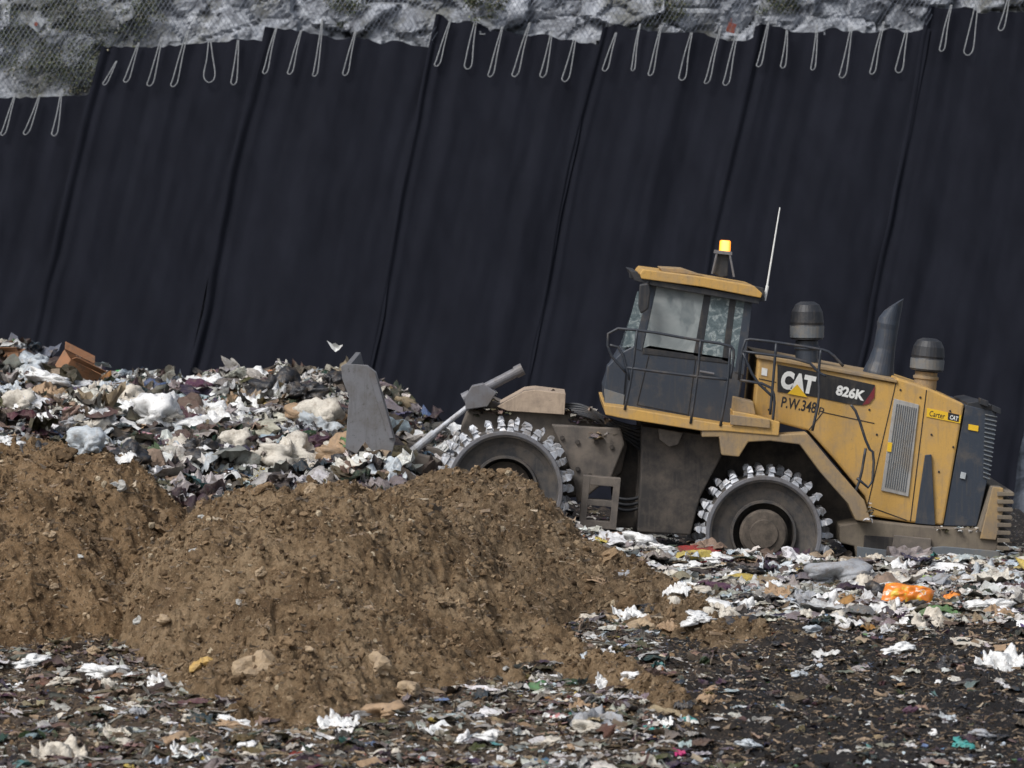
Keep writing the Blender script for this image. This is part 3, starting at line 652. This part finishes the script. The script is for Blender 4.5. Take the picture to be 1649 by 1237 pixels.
E('dealer_sticker',[(1493,657),(1548,669),(1546,682),(1492,671)],-1.262,-1.2505,'ylw',hood,0)
text('Carter',1496,670,1521,675,9,-1.2635,'dblack',hood,.01)
E('sticker_badge',[(1527,664),(1545,668),(1544,680),(1526,676)],-1.2632,-1.2625,'dblack',hood,0)
text('CAT',1529,675,1542,678,7,-1.2645,'white',hood,.03)
E('warning_label',[(1227,592),(1236,594),(1235,606),(1226,604)],-1.262,-1.2505,'white',hood,0)
E('warning_label',[(1430,712),(1437,713),(1435,728),(1428,727)],-1.292,-1.2895,'ylw',hood,0)
E('hood_ledge',[(1219,570),(1445,612),(1445,617),(1219,577)],-1.29,1.29,'yellow2',hood,.01)
rg=E('rear_guard',[(1555,652),(1604,664),(1602,700),(1592,765),(1573,848),(1519,847)],-1.22,1.22,'slate',comp,.012)
E('guard_frame',[(1558,649),(1574,647),(1606,656),(1608,664),(1604,666),(1556,655)],-1.20,.6,'black',rg,.006)
L=[]
for i in range(15):
    t=i/14; a=(1586+ -3*t,668+100*t); b=(1606-12*t,672+100*t); L.append(tube([pt(*a,-1.235),pt(*b,-1.235)],.012,4))
mk('grille',*join(L),'midgrey',parent=rg)
E('guard_label',[(1560,683),(1576,686),(1575,695),(1559,692)],-1.235,-1.221,'ylw',rg,0)
E('latch',[(1548,760),(1556,762),(1554,772),(1546,770)],-1.25,-1.221,'lightgrey',rg,.003)
for (a,b) in (((1578,645),(1592,650)),((1598,656),(1612,662))):
    E('rear_lamp',[(a[0],a[1]-4),(b[0],b[1]-4),(b[0],b[1]+6),(a[0],a[1]+6)],-1.3,-1.12,'black',rg,.008)
bm=E('rear_bumper',[(1352,846),(1400,838),(1468,846),(1520,850),(1576,852),(1598,784),(1616,786),(1614,830),(1606,886),(1560,912),(1400,915),(1380,905),(1376,880),(1352,874)],-1.45,1.45,'bumper',comp,.02)
E('step_recess',[(1392,862),(1450,866),(1448,890),(1390,886)],-1.47,-1.449,'darkmud',bm,.008)
E('step_box',[(1440,862),(1500,868),(1498,893),(1436,888)],-1.52,-1.449,'brownsteel',bm,.01)
E('bumper_plate',[(1599,784),(1616,786),(1616,822),(1604,870),(1578,868)],-1.5,-1.449,'yellow2',bm,.012)
E('ledge_plate',[(1380,880),(1430,886),(1520,880),(1612,888),(1606,905),(1380,905)],-1.49,-1.4491,'midgrey',bm,.01)
for i in range(8):
    y_=792+i*12.5; x_=1633-i*1.2
    E('rib',[(1606,y_),(x_,y_+1),(x_+1,y_+4),(x_,y_+7),(1606,y_+7)],-1.53,1.49,'bumper',bm,.006)
FP=[(1130,693),(1160,690),(1255,700),(1300,698),(1345,752),(1392,806),(1404,842),(1378,838),(1366,812),(1322,762),(1288,716),(1240,710),(1205,712),(1190,736),(1162,733),(1158,704),(1130,704)]
E('fender',FP,-1.7,-1.2,'yellow2',comp,.015)
E('fender',FP,1.2,1.7,'yellow2',comp,.015)
E('rear_chassis',[(1030,680),(1300,712),(1385,835),(1380,870),(1020,858),(1026,760)],-.72,.72,'darkmud',comp,.02)
bp=E('belly_plate',[(1034,686),(1160,704),(1162,735),(1128,800),(1112,862),(1026,857),(1032,760)],-1.3,-.73,'darkmud',comp,.02)
E('side_bracket',[(1060,690),(1100,697),(1092,716),(1078,720),(1062,708)],-1.42,-1.301,'brownsteel',bp,.01)
plat=E('platform',[(972,652),(1003,656),(1130,678),(1180,686),(1180,662),(1214,668),(1256,680),(1254,702),(1160,694),(1130,694),(1003,674),(975,668)],-1.72,1.72,'yellow',comp,.012)
E('step_tread',[(1182,640),(1213,647),(1217,668),(1180,662)],-1.6,-1.15,'yellow2',plat,.01)
E('tool_box',[(1176,668),(1240,676),(1240,690),(1176,684)],-1.76,-1.722,'yellow2',plat,.008)
ff=E('front_frame',[(738,760),(742,690),(758,648),(778,640),(815,655),(908,665),(940,672),(1004,690),(1010,720),(1000,762),(940,800),(780,810),(745,790)],-.72,.72,'brownsteel',comp,.03)
E('frame_cover',[(800,655),(845,630),(862,628),(911,634),(909,668),(818,662)],-.9,.3,'cream',ff,.008)
E('side_plate',[(888,684),(1000,690),(1006,715),(985,768),(930,812),(920,760),(905,720)],-1.0,-.72,'brownsteel',ff,.02)
E('hitch_frame',[(960,700),(1060,700),(1060,850),(990,850),(985,770)],-.55,.55,'darkmud',ff,.02)
E('grab_bracket',[(748,640),(760,622),(778,618),(800,632),(785,655),(750,660)],-.95,-.6,'grey',ff,.012)
for a in ((905,705),(930,712),(960,712),(985,720),(930,755),(950,765)):
    q=pt(*a,-1.0); mk('bolt',*lathe_y(q[0],q[2],[(.001,-1.035),(.03,-1.035),(.034,-.998)],8),'darkmud',parent=ff)
sl=[]
for poly in ([(940,766),(1000,771),(999,785),(939,780)],[(938,803),(996,808),(995,818),(937,813)],[(934,836),(993,842),(992,854),(932,848)],[(940,766),(951,767),(943,850),(932,848)],[(989,770),(1000,771),(992,854),(981,852)]):
    sl.append(ext(poly,-1.45-.002*len(sl),-1.2))
mk('boarding_step',*join(sl),'brownsteel',parent=comp,bevel=.008)
for k in range(6):
    o=k*5; P=[pt(905+o,652+o*.6,-.6-.08*k),pt(935+o,650+o,-.75-.05*k),pt(965+o*.6,668+o,-.8),pt(1000,683+o*.7,-.8),pt(1040,690+o*1.6,-.75)]
    mk('hydraulic_hose',*tube(smoothline(P,3),.022,7),'black',parent=comp,smooth=True)
for k in range(3):
    P=[pt(985,800+k*8,-.9),pt(1010,806+k*9,-.95),pt(1035,800+k*8,-.9)]
    mk('hydraulic_hose',*tube(smoothline(P,2),.025,7),'black',parent=comp,smooth=True)
lc=mk('lift_cylinder',*join([tube([pt(752,640,-.85),pt(838,596,-.85)],.068,16),tube([pt(830,600,-.85),pt(842,594,-.85)],.085,16),tube([pt(746,643,-.85),pt(758,637,-.85)],.085,16)]),'grey',parent=comp)
mk('cylinder_rod',*join([tube([pt(655,735,-.85),pt(700,697,-.85)],.06,12),tube([pt(700,697,-.85),pt(760,650,-.85)],.038,12)]),'steel',parent=lc)
mk('lift_cylinder',*join([tube([pt(752,648,-.85)+np.array([0,1.6,0]),pt(806,622,-.85)+np.array([0,1.6,0])],.07,14)]),'grey',parent=comp)
for y0,y1 in ((-1.1,-.8),(.8,1.1)):
    E('push_arm',[(628,752),(636,722),(700,738),(760,770),(900,800),(900,825),(760,805)],y0,y1,'brownsteel',comp,.02,yr=-1.1)
bl=E('blade',[(553,590),(562,590),(574,640),(571,724),(560,722),(564,640)],-2.25,2.25,'bladem',comp,.008,yr=-2.25)
BP=[(549,590),(556,586),(592,588),(606,599),(622,652),(637,708),(628,742),(612,752),(556,722),(562,640),(551,610)]
be=E('blade_end_plate',BP,-2.30,-2.255,'bladem',bl,.008)
E('blade_rib',[(592,590),(604,600),(620,655),(634,706),(626,706),(610,655),(594,604)],-2.34,-2.301,'grey',be,.006)
E('blade_brace',[(562,640),(600,650),(616,700),(605,735),(566,720)],-.9,-.8,'bladem',bl,.01,yr=-2.25)
# cab
cab=E('cab',[(1003,566),(1022,556),(1183,580),(1198,600),(1186,668),(1172,686),(1006,658),(975,650),(974,628),(984,598)],-1.02,1.02,'slate',comp,.02)
E('cab_corner',[(978,590),(1003,566),(1008,600),(1003,658),(974,650),(973,625)],-1.06,-.6,'slate',cab,.012)
E('corner_step',[(973,626),(1006,636),(1003,660),(974,652)],-1.08,-1.061,'midgrey',cab,.006)
E('roof',[(1030,441),(1036,434),(1130,446),(1215,461),(1228,473),(1225,480),(1130,462),(1033,449)],-1.2,1.2,'yellow',cab,.012)
E('roof_vent',[(1062,431),(1100,433),(1135,445),(1066,437)],-.7,.3,'yellow2',cab,.008)
E('roof_visor',[(1014,436),(1026,438),(1034,448),(1225,480),(1222,490),(1190,484),(1050,460),(1022,452)],-1.15,1.15,'black',cab,.008)
def both(name,poly,mat,b=.006,t=.08):
    E(name,poly,-1.03,-1.03+t,mat,cab,b); E(name,poly,1.03-t,1.03,mat,cab,b,yr=-1.03)
both('front_pillar',[(1047,457),(1058,459),(1034,566),(1020,560)],'slate')
both('pillar',[(1135,466),(1146,468),(1130,576),(1116,573)],'black')
both('pillar',[(1176,474),(1186,476),(1174,584),(1162,580)],'black')
both('rear_pillar',[(1199,480),(1212,482),(1198,604),(1183,600)],'slate')
both('window_frame',[(1036,560),(1046,556),(1176,577),(1174,586),(1034,570)],'black')
both('window',[(1058,459),(1135,467),(1117,571),(1036,560)],'glass',0,.03)
both('window',[(1146,469),(1176,474),(1163,578),(1130,574)],'glass2',0,.03)
both('window',[(1186,478),(1200,480),(1184,592),(1173,584)],'glass2',0,.03)
P=[pt(1042,458,-.98),pt(1004,566,-.98)]
V=[(P[0][0],-.98,P[0][2]),(P[1][0],-.98,P[1][2]),(P[1][0],.98,P[1][2]),(P[0][0],.98,P[0][2])]
V=V+[(a+.02,b,c) for a,b,c in V]
mk('windscreen',V,[[0,1,2,3],[7,6,5,4],[0,4,5,1],[1,5,6,2],[2,6,7,3],[3,7,4,0]],'glass2',parent=cab)
E('quarter_glass',[(1026,470),(1048,459),(1022,558),(1002,560)],-1.01,-.99,'glass2',cab,0)
mk('door_handle',*tube([pt(1127,598,-1.06),pt(1150,602,-1.06)],.015,6),'grey',parent=cab)
for a,b in (((1046,568),(1026,652)),((1120,580),(1108,670)),((1026,652),(1108,668))):
    mk('door_seam',*tube([pt(*a,-1.022),pt(*b,-1.022)],.007,4),'dblack',parent=cab)
mk('mirror',*ext([(1030,458),(1044,456),(1048,470),(1044,498),(1032,506),(1028,492)],-1.35,-1.22),'black',parent=cab,bevel=.02)
mk('mirror_arm',*tube([pt(1036,458,-1.25),pt(1050,452,-1.1)],.012,6),'rail',parent=cab)
E('work_lamp',[(1013,434),(1027,438),(1026,450),(1014,448)],-1.05,-.85,'black',cab,.01)
E('work_lamp',[(1212,460),(1230,464),(1232,486),(1216,484)],-1.1,-.9,'black',cab,.01)
def lathe_axis(px_b,py_b,px_t,py_t,prof,yc,seg=24):
    A=pt(px_b,py_b,yc);B=pt(px_t,py_t,yc); t=(B-A); L=np.linalg.norm(t); t/=L; s=np.array([t[2],0,-t[0]]); w=np.array([0,1.,0])
    V=[];Fc=[]
    for f,r in prof:
        for j in range(seg):
            a=2*math.pi*j/seg; V.append(A+t*L*f+r*(math.cos(a)*s+math.sin(a)*w))
    for i in range(len(prof)-1):
        for j in range(seg): Fc.append([i*seg+j,(i+1)*seg+j,(i+1)*seg+(j+1)%seg,i*seg+(j+1)%seg])
    Fc.append(list(range(seg))); Fc.append([(len(prof)-1)*seg+j for j in range(seg)][::-1])
    return np.array(V),Fc
E('beacon_bracket',[(1154,412),(1160,409),(1174,410),(1172,445),(1160,447),(1150,440)],-.35,-.05,'black',cab,.012)
mk('beacon_base',*join([tube([pt(1147,441,-.4),pt(1155,406,-.4)],.016,6),tube([pt(1182,446,-.4),pt(1175,408,-.4)],.016,6),ext([(1152,403),(1179,406),(1179,411),(1151,408)],-.42,-.05)]),'grey',parent=cab)
mk('beacon',*lathe_axis(1167,405,1168,387,[(0,.075),(.1,.08),(.85,.078),(.97,.07),(1,.05)],-.2),'beacon',parent=cab)
mk('antenna',*join([tube([pt(1233,475,-.9),pt(1256,334,-.9)],[.014,.009],6),tube([pt(1231,484,-.9),pt(1236,460,-.9)],.022,8)]),'white',parent=comp)
for (bx,by,tx,ty,yc) in ((1299,583,1300,486,-.45),(1489,628,1497,545,-.35)):
    pcn=mk('air_precleaner',*lathe_axis(bx,by,tx,ty,[(0,.13),(.36,.13),(.38,.225),(.60,.235),(.62,.228),(.66,.235),(.84,.215),(.95,.17),(1,.10)],yc,28),'black',parent=comp)
    mk('dust_band',*lathe_axis(bx,by,tx,ty,[(.41,.238),(.60,.241)],yc,28),'midgrey',parent=pcn)
    mk('stalk',*lathe_axis(bx,by,tx,ty,[(0,.16),(.2,.16),(.22,.18),(.26,.18),(.28,.158),(.35,.158)],yc,28),'yellow2' if bx>1400 else 'slate',parent=pcn)
P=[pt(1413,610,-.3),pt(1415,600,-.3),pt(1419,584,-.3),pt(1424,562,-.3),pt(1429,530,-.3),pt(1430,522,-.3),pt(1432,514,-.3),pt(1437,491,-.3)]
V,Fc=tube(P,[.225,.22,.185,.155,.15,.156,.148,.142],28)
V=V.copy(); c=P[-1]; last=V[-28:]; last[:,2]+=(last[:,0]-c[0])*.85; last[:,0]+=.02
mk('exhaust_stack',V,Fc,'slate',parent=comp)
def rail(pts,y=-1.72,r=.020,sm=1): return tube(smoothline([pt(a,b,y) for a,b in pts],sm),r,7)
for pts_ in ([(1008,600),(978,566),(980,528),(1040,533),(1110,546),(1176,556),(1183,566),(1176,610)],[(1008,592),(1090,603),(1174,612)],[(1026,532),(1018,600),(1006,660)],[(1128,549),(1124,600),(1112,682)],[(1176,560),(1172,620),(1160,686)],[(982,556),(1000,560),(1014,612)]):
    mk('handrail',*rail(pts_),'rail',parent=comp,smooth=True)
for pts_ in ([(1190,612),(1197,548),(1212,546),(1320,562),(1338,568),(1358,590)],[(1196,566),(1300,580),(1318,600),(1330,606)],[(1196,568),(1215,612),(1245,640)],[(1250,553),(1245,612),(1240,668)],[(1322,562),(1318,600),(1320,640),(1308,694)],[(1190,612),(1240,620),(1248,640),(1244,680)]):
    mk('handrail',*rail(pts_,-1.6),'rail',parent=comp,smooth=True)
for pts_ in ([(1370,652),(1380,665),(1398,722),(1408,730),(1404,790),(1380,770)],[(1394,722),(1386,770),(1374,800)]):
    mk('handrail',*rail(pts_,-1.6),'rail',parent=comp,smooth=True)
def caught(spots):
    Vs=[];Qs=[];Cs=[];off=0
    for (px,py,y,n,rx,rz,W) in spots:
        c=pt(px,py,y); P=c+RNG.uniform(-1.5,1.5,(n,3))*np.array([rx,.08,rz])
        s=RNG.uniform(.05,.16,n); v,q,m_=lib_instances(P,s,.7,6,1.3,(.2,1),sq=.6)
        Vs.append(v);Qs.append(q+off);off+=len(v);Cs.append(np.repeat(palette(n,W,P[:,0],P[:,1],W_dark,.3),m_,0))
    return np.vstack(Vs),np.vstack(Qs),np.vstack(Cs)
V,Q,C=caught([(776,636,-.78,44,.12,.05,W_brown),(790,660,-.80,30,.16,.05,W_brown),(935,664,-.72,44,.14,.035,W_brown),(735,755,-.9,34,.14,.08,W_brown),(1402,818,-1.72,7,.02,.09,W_white),(1540,851,-1.42,26,.2,.012,W_white),(868,631,-.6,12,.14,.008,W_brown),(950,676,-.8,30,.17,.03,W_brown),(970,700,-1.02,14,.14,.03,W_brown)])
o=bigmesh('caught_debris',V,Q,'mixed',col=C,smooth=True,label='rags and waste scraps snagged on frame'); o.parent=comp; o.location=(-base).tolist(); o['kind']='stuff'

# ================================================================= individual rubbish
def rockmesh(seed):
    V,Fc=bagmesh(seed,.10,.7,3)
    V=np.round(V/.16+.3*np.sin(V[:,[1,2,0]]*5+seed))*.16*.5+V*.5
    return V,Fc
def sheetmesh(seed,kind='board'):
    r=np.random.default_rng(seed); k=22; g=np.linspace(-.5,.5,k); u,v=np.meshgrid(g,g); u=u.ravel();v=v.ravel()
    if kind=='board':
        fold=r.uniform(-.2,.2); w=np.abs(u-fold-v*.3)*r.uniform(.1,.5)*-1+.06*fbm(u*3+seed,v*3,o=3,s=seed)
        edge=.08*vn(u*7+seed,v*7,s=seed+4); V=np.stack([u*(1+edge),v*.65*(1-edge),w],1)
    else:
        V=tsheet(k,seed,1.25)
    a=(np.arange(k-1)[:,None]*k+np.arange(k-1)).ravel()
    Q=np.stack([a,a+1,a+k+1,a+k],1).tolist()
    V2=V.copy(); V2[:,2]-=.015; n=len(V); Q2=[[i+n for i in q[::-1]] for q in Q]
    b=list(range(k))+[k*i+k-1 for i in range(1,k)]+[k*(k-1)+i for i in range(k-2,-1,-1)]+[k*i for i in range(k-2,0,-1)]
    S=[[b[i],b[i]+n,b[(i+1)%len(b)]+n,b[(i+1)%len(b)]] for i in range(len(b))]
    return np.vstack([V,V2]),Q+Q2+S
def bottlemesh():
    prof=[(0,.0),(0,.16),(.05,.18),(.55,.18),(.7,.15),(.82,.06),(.86,.05),(.87,.065),(1,.065),(1,.0)]
    seg=16;V=[];Fc=[]
    for f,r in prof:
        for j in range(seg): V.append((f-.5,r*math.cos(2*math.pi*j/seg),r*math.sin(2*math.pi*j/seg)))
    for i in range(len(prof)-1):
        for j in range(seg): Fc.append([i*seg+j,i*seg+(j+1)%seg,(i+1)*seg+(j+1)%seg,(i+1)*seg+j])
    return np.array(V),Fc
def cartonmesh():
    t=.02;P=[]
    P.append(boxm((0,0,-.25),(1,.8,t)));P.append(boxm((0,-.4,0),(1,t,.5)));P.append(boxm((0,.4,0),(1,t,.5)));P.append(boxm((-.5,0,0),(t,.78,.5)));P.append(boxm((.5,0,0),(t,.78,.5)))
    for a,c in ((.6,(0,-.53,.36)),(-.5,(0,.53,.34))): P.append(boxm(c,(.98,.3,t),Matrix.Rotation(-a,3,'X')))
    return join(P)
cache={}
def item(kind,seed,matname,loc,size,rot,label,cat,group=None,nm=None):
    key=(kind,seed,matname)
    if key not in cache:
        V,Fc={'bag':lambda:bagmesh(seed,.6,.7),'flatbag':lambda:bagmesh(seed,.6,.35),'rock':lambda:rockmesh(seed),'board':lambda:sheetmesh(seed),'film':lambda:sheetmesh(seed,'film'),'bottle':bottlemesh,'carton':cartonmesh}[kind]()
        me=bpy.data.meshes.new(nm); me.from_pydata(np.asarray(V).tolist(),[],[list(map(int,f)) for f in Fc]); me.materials.append(M[matname])
        me.polygons.foreach_set('use_smooth',[kind in('bag','flatbag','bottle','film')]*len(me.polygons)); me.update(); cache[key]=me
    o=bpy.data.objects.new(nm,cache[key]); COL.objects.link(o)
    o.location=loc; o.scale=(size,)*3 if np.isscalar(size) else size; o.rotation_euler=rot
    o['label']=label;o['category']=cat
    if group:o['group']=group
    return o
PC={'whitep':(.72,.72,.71),'creamp':(.55,.51,.44),'greyp':(.30,.31,.33),'blackp':(.02,.021,.025),'clear':(.45,.49,.52),'greenp':(.08,.32,.12),'yellowp':(.6,.43,.05),'orangep':(.75,.25,.03),'tealp':(.05,.3,.28),'magenta':(.5,.03,.17),'pinkp':(.5,.22,.22),'bluep':(.05,.08,.16),'cardb':(.33,.22,.13),'rustb':(.30,.14,.065),'paleb':(.56,.51,.43),'tanrock':(.34,.25,.155),'ochre':(.45,.29,.09),'greyrock':(.38,.38,.36),'lime':(.32,.5,.08)}
for k,c in PC.items(): plastic(k,c,.35 if k in('blackp','clear','whitep') else .6,.35 if k in('whitep','orangep','lime','yellowp') else .5)
ADJ={'whitep':'white','creamp':'cream','greyp':'grey','blackp':'shiny black','clear':'translucent pale','greenp':'green','yellowp':'yellow','orangep':'orange','tealp':'teal','magenta':'magenta','pinkp':'pink','bluep':'dark blue','cardb':'brown','rustb':'rusty brown','paleb':'pale','tanrock':'tan','ochre':'ochre','greyrock':'grey','lime':'lime green'}
KN={'bag':('trash_bag','crumpled {} plastic bag lying among the waste','plastic bag','plastic bags in the waste'),'flatbag':('plastic_wrapper','flattened {} plastic wrapper lying on the waste','plastic wrapper','plastic wrappers in the waste'),
    'rock':('rock','rough {} rock lying at the soil mound foot','rock','rocks in the soil'),'board':('cardboard_sheet','bent {} cardboard sheet lying on the waste','cardboard','cardboard sheets in the waste'),
    'film':('plastic_film','torn {} plastic film lying on the waste','plastic film','torn plastic films in the waste'),'bottle':('plastic_bottle','{} plastic bottle lying on the waste','bottle','plastic bottles in the waste'),
    'carton':('carton','open {} cardboard carton on the waste','carton','cartons in the waste')}
items=[('bag',462,750,88,'creamp',1),('bag',140,705,74,'creamp',2),('bag',335,628,46,'whitep',3),('bag',412,618,42,'whitep',1),('film',475,614,52,'greyp',2),('flatbag',300,692,46,'whitep',4),('bag',288,664,32,'whitep',3),('bag',372,735,36,'whitep',5),
('flatbag',60,662,40,'whitep',2),('flatbag',8,716,50,'whitep',5),('film',245,1100,46,'whitep',11),('flatbag',170,1088,70,'whitep',3),('flatbag',45,1070,46,'whitep',1),('film',95,1218,80,'paleb',12),('flatbag',1300,908,66,'whitep',2),('film',1208,980,48,'whitep',13),
('flatbag',1345,938,84,'greyp',4),('film',1385,928,70,'whitep',14),('board',1605,990,76,'whitep',21),('film',1538,964,34,'orangep',15),('flatbag',1150,903,40,'whitep',1),('flatbag',1058,888,48,'whitep',5),('flatbag',1028,876,44,'whitep',4),('film',622,768,70,'clear',16),('bag',645,758,38,'greyp',5),
('bag',445,640,76,'blackp',1),('bag',530,626,60,'blackp',2),('bag',492,642,56,'blackp',3),('bag',575,625,40,'blackp',4),('flatbag',222,716,96,'blackp',3),('bag',1410,962,32,'blackp',4),('bag',1528,1074,44,'blackp',2),('bottle',195,602,20,'greenp',1),('film',402,700,36,'yellowp',17),
('flatbag',1440,932,28,'lime',3),('flatbag',1500,938,26,'lime',4),('flatbag',1057,1178,36,'tealp',3),('flatbag',1105,1160,22,'tealp',1),('film',1082,1215,36,'magenta',18),('film',910,1160,46,'pinkp',19),('film',962,1166,80,'greyp',20),
('flatbag',1550,1200,42,'tealp',5),('carton',18,584,34,'rustb',1),('board',548,742,80,'paleb',23),('board',1590,1008,64,'cardb',24),('board',1575,1040,84,'paleb',25),('board',1632,1012,60,'whitep',26),('board',207,1140,58,'paleb',27),('board',572,1190,54,'cardb',31),
('rock',412,1082,62,'tanrock',1),('rock',322,1074,40,'ochre',2),('rock',1030,1015,38,'tanrock',3),('rock',610,1082,36,'tanrock',4),('rock',265,1003,30,'tanrock',5),('rock',224,1000,16,'greyrock',1),('rock',386,970,16,'greyrock',2),('rock',190,786,26,'greyrock',3),('rock',150,1052,26,'tanrock',2),
('rock',985,1000,22,'tanrock',3),('rock',660,1120,30,'tanrock',4),('rock',500,790,20,'tanrock',1),('rock',1015,1100,30,'tanrock',2),('board',505,762,48,'paleb',28),('film',590,748,58,'whitep',29),('board',1480,985,70,'whitep',30),('film',1420,988,64,'whitep',12),('film',1340,975,64,'whitep',13),('board',1560,935,64,'paleb',21),('film',1620,940,84,'clear',14),
('film',1610,1070,70,'whitep',12),('board',1635,1045,60,'cardb',21),('film',1500,1010,70,'paleb',16),('film',1590,925,90,'clear',17),('board',1530,920,70,'whitep',22),('film',1640,965,70,'whitep',18),('board',1400,1000,56,'paleb',23),('film',1460,915,64,'whitep',19),('film',1250,925,64,'clear',20),('film',1100,905,58,'clear',11),('board',1290,960,50,'paleb',24),('film',1180,935,50,'whitep',15),
('bag',250,640,36,'bluep',4),('flatbag',100,640,42,'whitep',1),('film',40,600,50,'greyp',3),('board',310,740,50,'paleb',24),('film',20,562,36,'whitep',15),('bag',555,690,42,'blackp',4),('flatbag',520,700,54,'whitep',2),('flatbag',650,712,38,'whitep',3),('bag',380,680,38,'whitep',2),('board',200,690,60,'cardb',25),('film',60,700,70,'paleb',14),('board',420,660,54,'cardb',26),('film',270,720,80,'clear',18)]
def place(kind,px,py,spx,mn,seed,rot=None,dz=0):
    p=ground_at(px,py); s=spx*K*(p[1]+60)
    if kind in('bag',): s*=.95
    z=p[2]+dz+s*{'bag':.16,'flatbag':.08,'rock':.12,'board':.06,'film':.07,'bottle':.15,'carton':.25}[kind]
    a,b,c,g=KN[kind]
    rx=random.uniform(-.2,.2)+(.3 if kind in('board','film') else 0)
    return item(kind,seed,mn,(p[0],p[1],z),s,rot or (rx,random.uniform(-.25,.25),random.uniform(-.6,.6)),b.format(ADJ[mn]),c,g,a)
for it in items: place(*it)
place('carton',126,612,58,'rustb',1,rot=(.35,.45,.5),dz=.02)
p=ground_at(1462,974); k=22; g=np.linspace(-1,1,k); u,v=np.meshgrid(g,g); u=u.ravel();v=v.ravel()
th=.11*np.sqrt(np.clip((1-u**4)*(1-v**2),0,1))+.03*vn(u*5,v*5,s=5)*(1-np.abs(u)**4)
W_=.315;H_=.135
top=np.stack([u*W_+.03*v,v*H_*(1-.12*u)+.02*vn(u*3,v*3,s=4),th+.02*vn(u*4,v*4,s=6)],1); bot=top.copy(); bot[:,2]-=2*th+.004
a=(np.arange(k-1)[:,None]*k+np.arange(k-1)).ravel(); q=np.stack([a,a+1,a+k+1,a+k],1).tolist(); n_=k*k
V=np.vstack([top,bot]); Rm=np.array((Matrix.Rotation(.10,3,'Y')@Matrix.Rotation(.9,3,'X')))
V=V@Rm.T+np.array([p[0],p[1],p[2]+.12])
m,nt,b=newmat('pouch_print'); tc=nt.nodes.new('ShaderNodeTexCoord'); mp=nt.nodes.new('ShaderNodeMapping'); nt.links.new(tc.outputs['Object'],mp.inputs[0]); mp.inputs['Scale'].default_value=(8,8,8)
n1=noise(nt,1,2,.5,mp.outputs[0],.3)
c=ramp(nt,n1,[(.38,(.66,.42,.05)),(.44,(.66,.20,.02)),(.60,(.62,.17,.02)),(.64,(.62,.58,.5)),(.67,(.62,.26,.04))]); nt.links.new(c,b.inputs['Base Color']); b.inputs['Roughness'].default_value=.3; M['pouch']=m
mk('detergent_pouch',V,q+[[i+n_ for i in f[::-1]] for f in q],'pouch',smooth=True,label='bright orange plastic detergent pouch lying on pale waste',category='plastic pouch')
def scat(n,pxr,pyf,kinds,mats,sr):
    for i in range(n):
        px=random.uniform(*pxr); py=pyf(px)
        place(random.choice(kinds),px,py,random.uniform(*sr),random.choice(mats),random.choice([1,2,3,4,5]))
random.seed(11)
scat(105,(0,640),lambda x:random.uniform(max(560,560+x*.18)+20,730+min(x,500)*.06),['bag','flatbag','film','film','film','board'],['whitep','whitep','creamp','greyp','blackp','blackp','clear','paleb','cardb','clear'],(26,80))
scat(70,(950,1649),lambda x:random.uniform(900,1010),['flatbag','film','film','board'],['whitep','whitep','creamp','greyp','clear','paleb','cardb','blackp'],(22,64))
scat(34,(900,1649),lambda x:random.uniform(1010,1230),['flatbag','film'],['whitep','greyp','blackp','clear','whitep','cardb'],(16,40))
scat(45,(0,950),lambda x:random.uniform(1150 if x>300 else 1080,1230),['flatbag','film','board'],['whitep','greyp','creamp','cardb','paleb','paleb','cardb'],(18,60))
scat(22,(20,900),lambda x:random.uniform(max(830,820+(x-600)*.7),1040+(x>300)*40),['rock'],['tanrock','tanrock','greyrock'],(8,20))
p=pt(540,557,3)
V=np.array([(-.11,0,.07),(-.05,.02,.02),(.0,-.02,.04),(.05,.02,.0),(.10,0,.015),(.05,.03,-.05),(.0,.0,-.08),(-.05,-.02,-.03),(0,.05,-.01)])*1.15
mk('flying_scrap',V+p,[[0,1,8],[1,2,8],[2,3,8],[3,4,8],[4,5,8],[5,6,8],[6,7,8],[7,0,8]],'white',label='small white plastic scrap blown through the air',category='plastic scrap')

# ================================================================= light & camera
w=bpy.data.worlds.new('World'); scene.world=w; w.use_nodes=True; nt=w.node_tree
sky=nt.nodes.new('ShaderNodeTexSky'); sky.sky_type='NISHITA'; sky.sun_disc=False
EL=math.radians(50); AZ=math.radians(222)
sky.sun_elevation=EL; sky.sun_rotation=AZ; sky.dust_density=3
hs=nt.nodes.new('ShaderNodeHueSaturation'); hs.inputs['Saturation'].default_value=.55
nt.links.new(sky.outputs[0],hs.inputs['Color']); bg=nt.nodes['Background']; nt.links.new(hs.outputs[0],bg.inputs[0]); bg.inputs[1].default_value=.15
sd=bpy.data.lights.new('sun','SUN'); sd.energy=2.7; sd.angle=math.radians(24); sd.color=(1,.985,.96)
so=bpy.data.objects.new('sun',sd); COL.objects.link(so)
dirv=Vector((math.sin(AZ)*math.cos(EL),math.cos(AZ)*math.cos(EL),math.sin(EL)))
so.rotation_euler=dirv.to_track_quat('Z','Y').to_euler()
scene.view_settings.view_transform='Standard'; scene.view_settings.look='None'; scene.view_settings.exposure=0
cd=bpy.data.cameras.new('camera'); cd.sensor_width=36; cd.lens=36*NRM/14.465; cd.clip_end=2000
cd.dof.use_dof=True; cd.dof.focus_distance=56; cd.dof.aperture_fstop=1.8
co=bpy.data.objects.new('camera',cd); COL.objects.link(co); co.location=CAM.tolist()
co.rotation_euler=Vector((0,60,-3)).to_track_quat('-Z','Y').to_euler(); scene.camera=co
